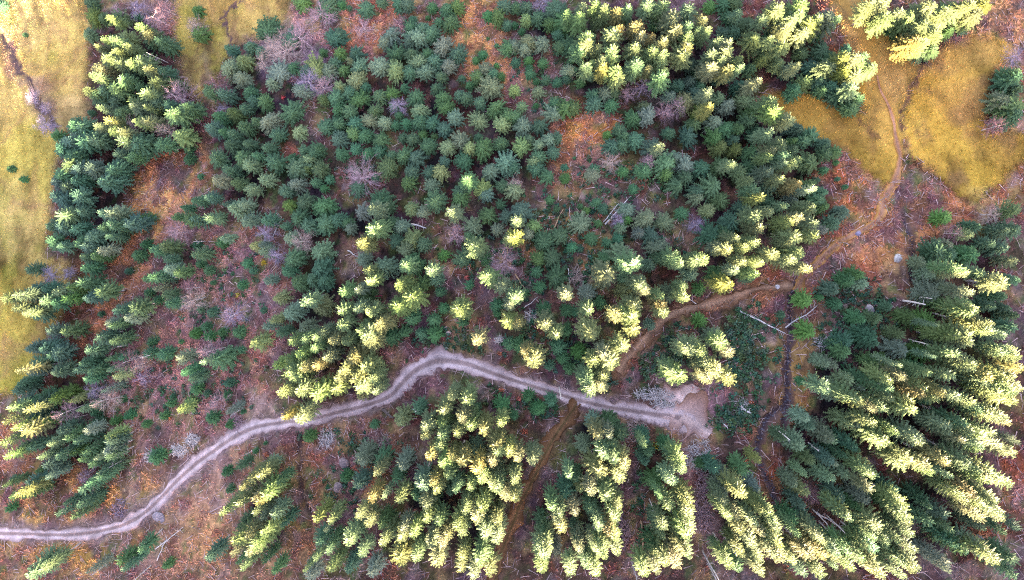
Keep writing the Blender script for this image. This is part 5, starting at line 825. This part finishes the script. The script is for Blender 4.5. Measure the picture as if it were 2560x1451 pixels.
for base, ln, r, lb in [
    (T3(1280, 967, 1505, 1095), 86, .17, "longest bare pole beside the bright row under the turning place"), (T3(1280, 967, 1560, 1075), 75, .15, "bare pole just inside the bright row under the turning place"),
    (T3(1280, 967, 1430, 1230), 84, .14, "bare pole lower in the brush lane by the narrow strip"), (T3(1280, 967, 1470, 1330), 70, .13, "lowest bare pole in the brush lane by the narrow strip"), (T3(1280, 967, 1210, 960), 46, .13, "short bare pole inside the narrow strip"), (T3(1280, 967, 1030, 840), 40, .12, "slim bare pole at the narrow strip's inner edge"), (T3(1280, 967, 900, 1310), 60, .12, "slim bare pole low in the mossy brush lane"),
    (T3(1920, 484, 1015, 805), 56, .20, "thickest white pole leaning out below the brook"), (T3(1920, 484, 1100, 770), 46, .14, "white pole just above the thickest one below the brook"), (T3(1920, 484, 1050, 1095), 50, .14, "white pole amid the stand across the stream"), (T3(1920, 484, 725, 1335), 36, .15, "white pole at the near edge of the far wood"), (T3(1920, 484, 530, 1355), 24, .14, "short white pole beside grey-green spruce near the stream"), (T3(1920, 484, 870, 1155), 30, .11, "short pale pole in the dark stand across the stream"),
    (T3(1920, 967, 40, 300), 52, .16, "pale pole in the shaded flank by the lower stream"), (T3(1920, 967, 300, 420), 36, .13, "pale pole above the grey-green stand by the lower stream"), (T3(1920, 967, 330, 920), 56, .12, "slim pole in the black gap by the lower stream"), (T3(1920, 967, 440, 965), 68, .13, "long slim pole in the black gap by the lower stream"), (T3(1920, 967, 1210, 1265), 46, .12, "slim pole in the black hollow of the far wood"),
    ((1398, 967), 33, .13, "lone white pole at the edge of the straight gravel road"), (T3(640, 967, 165, 570), 40, .14, "pale pole at the head of the bright strip"), (T3(640, 967, 205, 675), 36, .14, "pale pole in the middle of the bright strip"), (T3(640, 967, 165, 765), 42, .13, "pale pole lower in the bright strip"), (T3(640, 967, 600, 1065), 56, .13, "long pale pole beside the bare brown gully"), (T3(640, 967, 585, 860), 46, .12, "pale pole above the gully's bright pair"), (T3(640, 967, 1565, 405), 26, .16, "short pale pole in the heart of the bright wood"), (T3(640, 967, 970, 1320), 34, .14, "pale pole leaning over the road bend"),
    (T3(640, 484, 970, 1320), 28, .14, "white pole stub at the road-bend end of the bright clump"), (T3(640, 967, 1235, 125), 26, .13, "pale pole just under the road bend"),
    (T3(0, 967, 985, 352), 40, .13, "topmost of the pale parallel poles above the road"), (T3(0, 967, 992, 400), 42, .13, "second of the pale parallel poles above the road"), (T3(0, 967, 1005, 447), 46, .13, "third of the pale parallel poles above the road"), (T3(0, 967, 960, 488), 36, .12, "fourth of the pale parallel poles above the road"), (T3(0, 967, 940, 540), 48, .15, "lowest and shaggiest of the pale parallel poles above the road"), (T3(0, 967, 1820, 165), 36, .12, "slim pole where the heath meets the road"),
    (T3(0, 967, 775, 300), 36, .13, "pale pole above the group of parallel poles"), (T3(0, 967, 810, 1325), 52, .12, "slim pole in the grey poles below the road"), (T3(0, 967, 1130, 1345), 56, .12, "second slim pole in the grey poles below the road"),
    (T3(0, 484, 1180, 1195), 44, .12, "pale pole on the lower pink heath"), (T3(0, 484, 1000, 1120), 44, .12, "pale pole at the lower end of the bracken lane"), (T3(0, 484, 1085, 925), 50, .13, "pale pole beside the frosted spruce on the bracken lane"), (T3(0, 484, 1350, 502), 40, .11, "slim pole at the upper heath's dark group"), (T3(0, 484, 1420, 620), 40, .11, "second slim pole at the upper heath's dark group"), (T3(0, 484, 1540, 360), 30, .11, "slim pole with twigs at the head of the heath"), (T3(0, 484, 1060, 1215), 30, .11, "short pole by the lower heath's bushes"),
    (T3(0, 0, 1260, 475), 60, .13, "uppermost long pole at the inner edge of the pasture-side clump"), (T3(0, 0, 1225, 480), 54, .12, "second long pole at the inner edge of the pasture-side clump"), (T3(0, 0, 1245, 330), 36, .13, "pole behind the round green spruce of the pasture-side clump"), (T3(0, 0, 1340, 612), 46, .13, "lower pole at the inner edge of the pasture-side clump"), (T3(0, 0, 1350, 652), 44, .12, "lowest pole at the inner edge of the pasture-side clump"), (T3(0, 0, 1345, 700), 52, .12, "pole beside the grey feathery bare tree by the pasture clump"),
]: snag(base, ln, r, lb)
def brush(px, py, rx, ry, h, n, label, col=0):
    x, y, z = pt(px, py); g = np.random.default_rng(int(px + py)); V = []; F = []
    for _ in range(n):
        a = g.uniform(0, 6.28); r = math.sqrt(g.uniform(0, 1)); c = np.array([math.cos(a) * r * rx, math.sin(a) * r * ry, 0]); hz = float(land(x + c[0], y + c[1])) - float(land(x, y))
        c[2] = hz + .25 + g.uniform(0, h) * (1 - r * r)
        b = g.uniform(0, 6.28); e = np.array([math.cos(b), math.sin(b), g.normal(0, .25)]); L = g.uniform(.3, 1.0)
        ribbon(V, F, c - e * L, c + e * L, g.uniform(.02, .05), .01, g)
        for _ in range(2):
            e2 = e + g.normal(0, .6, 3); p = c + e * L * g.uniform(-.5, .6); ribbon(V, F, p, p + e2 * L * .5, .018, .006, g)
    o = link("brush_pile", mesh_np("brush_pile", np.array(V), np.array(F), M_TWIGS[col] if col < 4 else M_DEAD)); o.location = (x, y, z)
    return tag(o, label, "brush pile", "piles of cut branches")
for a in [(1638, 986, 3.0, .9, .9, 260, "long pale ridge of cut branches above the turning place", 4), (590, 1056, 1.6, 1.3, .7, 160, "pinkish brush heap where heath meets the road", 0), (482, 1100, 1.4, 1.0, .5, 120, "whitish brush heap above the straight lower road", 4), (450, 1126, 1.6, .8, .5, 120, "flat whitish brush heap lower above the road", 4), (1747, 1136, 2.0, 2.2, .6, 240, "wide grey brush heap under the turning place", 4), (817, 1096, 1.2, 1.6, .5, 120, "grey brush heap on the brown bank under the road", 4), (1572, 1084, 1.6, 1.2, .5, 110, "brown brush heap at the head of the brush lane", 2), (2057, 856, 1.3, .9, .5, 90, "pale brush heap on the far bank of the stream", 4), (1757, 1270, 1.2, 3.0, .5, 180, "long brush row beside the long bright row of spruces", 0), (300, 1268, 1.4, 1.4, .5, 110, "lilac brush heap just above the road's knoll", 1), (1545, 630, 1.2, 1.0, .5, 80, "pale twig heap under the three fallen poles", 4), (1440, 690, 1.0, 1.6, .5, 100, "brown brush heap among the dark bushes mid-slope", 2), (380, 1140, 1.4, 1.0, .5, 110, "tangled white branches on a bush above the road", 4), (1325, 795, .9, 1.1, .4, 60, "small white twig heap on the open brown floor", 4), (1250, 850, .6, .5, .4, 40, "tiny white twig heap above the road bend", 4), (1556, 1330, 1.0, 2.6, .5, 130, "purplish brush row along the stand by the track", 0), (345, 905, 1.6, 1.2, .6, 120, "pinkish twig heap on the lower heath", 0), (960, 1110, 1.3, 1.6, .5, 110, "brown brush at the bright wood's upper edge", 2), (460, 760, 1.4, 1.0, .5, 90, "pinkish twig heap on the middle heath", 0), (1660, 1010, 1.6, .5, .4, 80, "low pale brush edging the turning place", 4), (1590, 1060, 1.5, .5, .4, 80, "low brown brush edging the end of the road", 2), (1855, 1015, 1.0, 1.0, .4, 60, "grey twig heap in the green hollow", 4), (1765, 1205, 1.2, 2.0, .5, 130, "purplish brush between the narrow strip and bright row", 0)]: brush(*a)
def boulder(px, py, r, label, col, flat=.7):
    x, y, z = pt(px, py); g = np.random.default_rng(int(px)); bm_V = []; n = 12; m = 7
    for j in range(m):
        th = math.pi * j / (m - 1)
        for q in range(n):
            a = 6.283 * q / n; rr = r * (1 + .35 * (vnoise(math.cos(a) * 2 + px, math.sin(a) * 2 + j * .7, 1.0, 3) - .5)) * (math.sin(th) + .02)
            bm_V.append((rr * math.cos(a) * 1.25, rr * math.sin(a), r * flat * math.cos(th)))
    F = [(j * n + q, (j + 1) * n + q, (j + 1) * n + (q + 1) % n, j * n + (q + 1) % n) for j in range(m - 1) for q in range(n)]
    o = link("boulder", mesh_np("boulder", np.array(bm_V), np.array(F), bark_mat("boulder_stone", col, 3), smooth=True)); o.location = (x, y, z + r * .2); o.rotation_euler = (0, 0, g.uniform(0, 3))
    return tag(o, label, "boulder", "boulders on the slope")
boulder(847, 1217, .75, "pinkish boulder beside a round bush in the gully", (.22, .15, .15)); boulder(862, 1157, .8, "tall pinkish boulder higher in the gully", (.22, .15, .15)); boulder(2243, 646, .6, "white boulder beside the brook", (.42, .36, .34)); boulder(2173, 774, .65, "pinkish boulder in the dark stand's clearing", (.28, .22, .22)); boulder(398, 1293, .9, "flat lilac-grey boulder below the road", (.24, .19, .21), .16); boulder(1945, 718, .35, "small pale boulder on the earth path", (.5, .44, .45)); boulder(2144, 585, .4, "dark lilac boulder on the russet footpath", (.26, .21, .30)); boulder(1122, 833, .4, "pinkish stone on the open brown floor", (.42, .30, .27))
def red_shrub(px, py, r, col, label):
    x, y, z = pt(px, py); g = np.random.default_rng(int(px * 3)); V = []; F = []
    for _ in range(70):
        v = g.normal(size=3); v[2] = abs(v[2]); v /= np.linalg.norm(v); p = v * r * g.uniform(.35, 1); t = g.normal(size=3); t /= np.linalg.norm(t); s = np.cross(t, v); s /= np.linalg.norm(s) + 1e-6; l = g.uniform(.1, .2)
        k = len(V); V.extend([p - t * l, p + s * l * .6, p + t * l, p - s * l * .6]); F.append((k, k + 1, k + 2, k + 3))
    V = np.array(V); Cc = np.array(col) * np.repeat(g.uniform(.7, 1.3, (len(F), 1)), 4, 0)
    o = link("shrub", mesh_np("shrub", V, np.array(F), M_COVER, col=Cc)); o.location = (x, y, z); return tag(o, label, "shrub", "bright leaved shrubs")
for a in [(708, 245, .5, (.45, .06, .06), "small crimson shrub in the shaded wood under the lilac hollow"), (1879, 1010, .6, (.40, .11, .06), "rust red shrub in the green hollow by the stream"), (1865, 1156, .55, (.42, .11, .06), "rust red shrub below the turning place"), (1312, 1080, .7, (.40, .10, .06), "rust red shrub beside the dirt track"), (1254, 975, .6, (.42, .12, .07), "orange red shrub just below the road bend"), (667, 1137, .55, (.45, .13, .07), "orange red shrub on the bank under the road"), (1168, 695, .6, (.42, .10, .08), "pinkish red shrub on the open brown floor"), (1299, 998, .5, (.4, .1, .08), "small red shrub at the straight road"), (660, 658, .75, (.42, .28, .03), "yellow shrub at the heath's wooded rim"), (595, 740, .6, (.42, .30, .05), "pale yellow shrub amid the pink heath"), (1775, 1155, 1.0, (.40, .27, .02), "golden shrub beside the wide grey brush heap"), (945, 745, .7, (.25, .03, .06), "dark red shrub in the deep black gap"), (1500, 540, .5, (.38, .09, .07), "red shrub by the three fallen poles"), (1185, 835, .5, (.40, .12, .07), "orange shrub above the road bend"), (1250, 885, .5, (.40, .12, .07), "orange shrub close to the road bend"), (1640, 1115, .8, (.22, .20, .03), "olive bush under the turning place"), (425, 1045, .6, (.45, .14, .07), "orange red shrub on the heath near the road")]: red_shrub(*a)
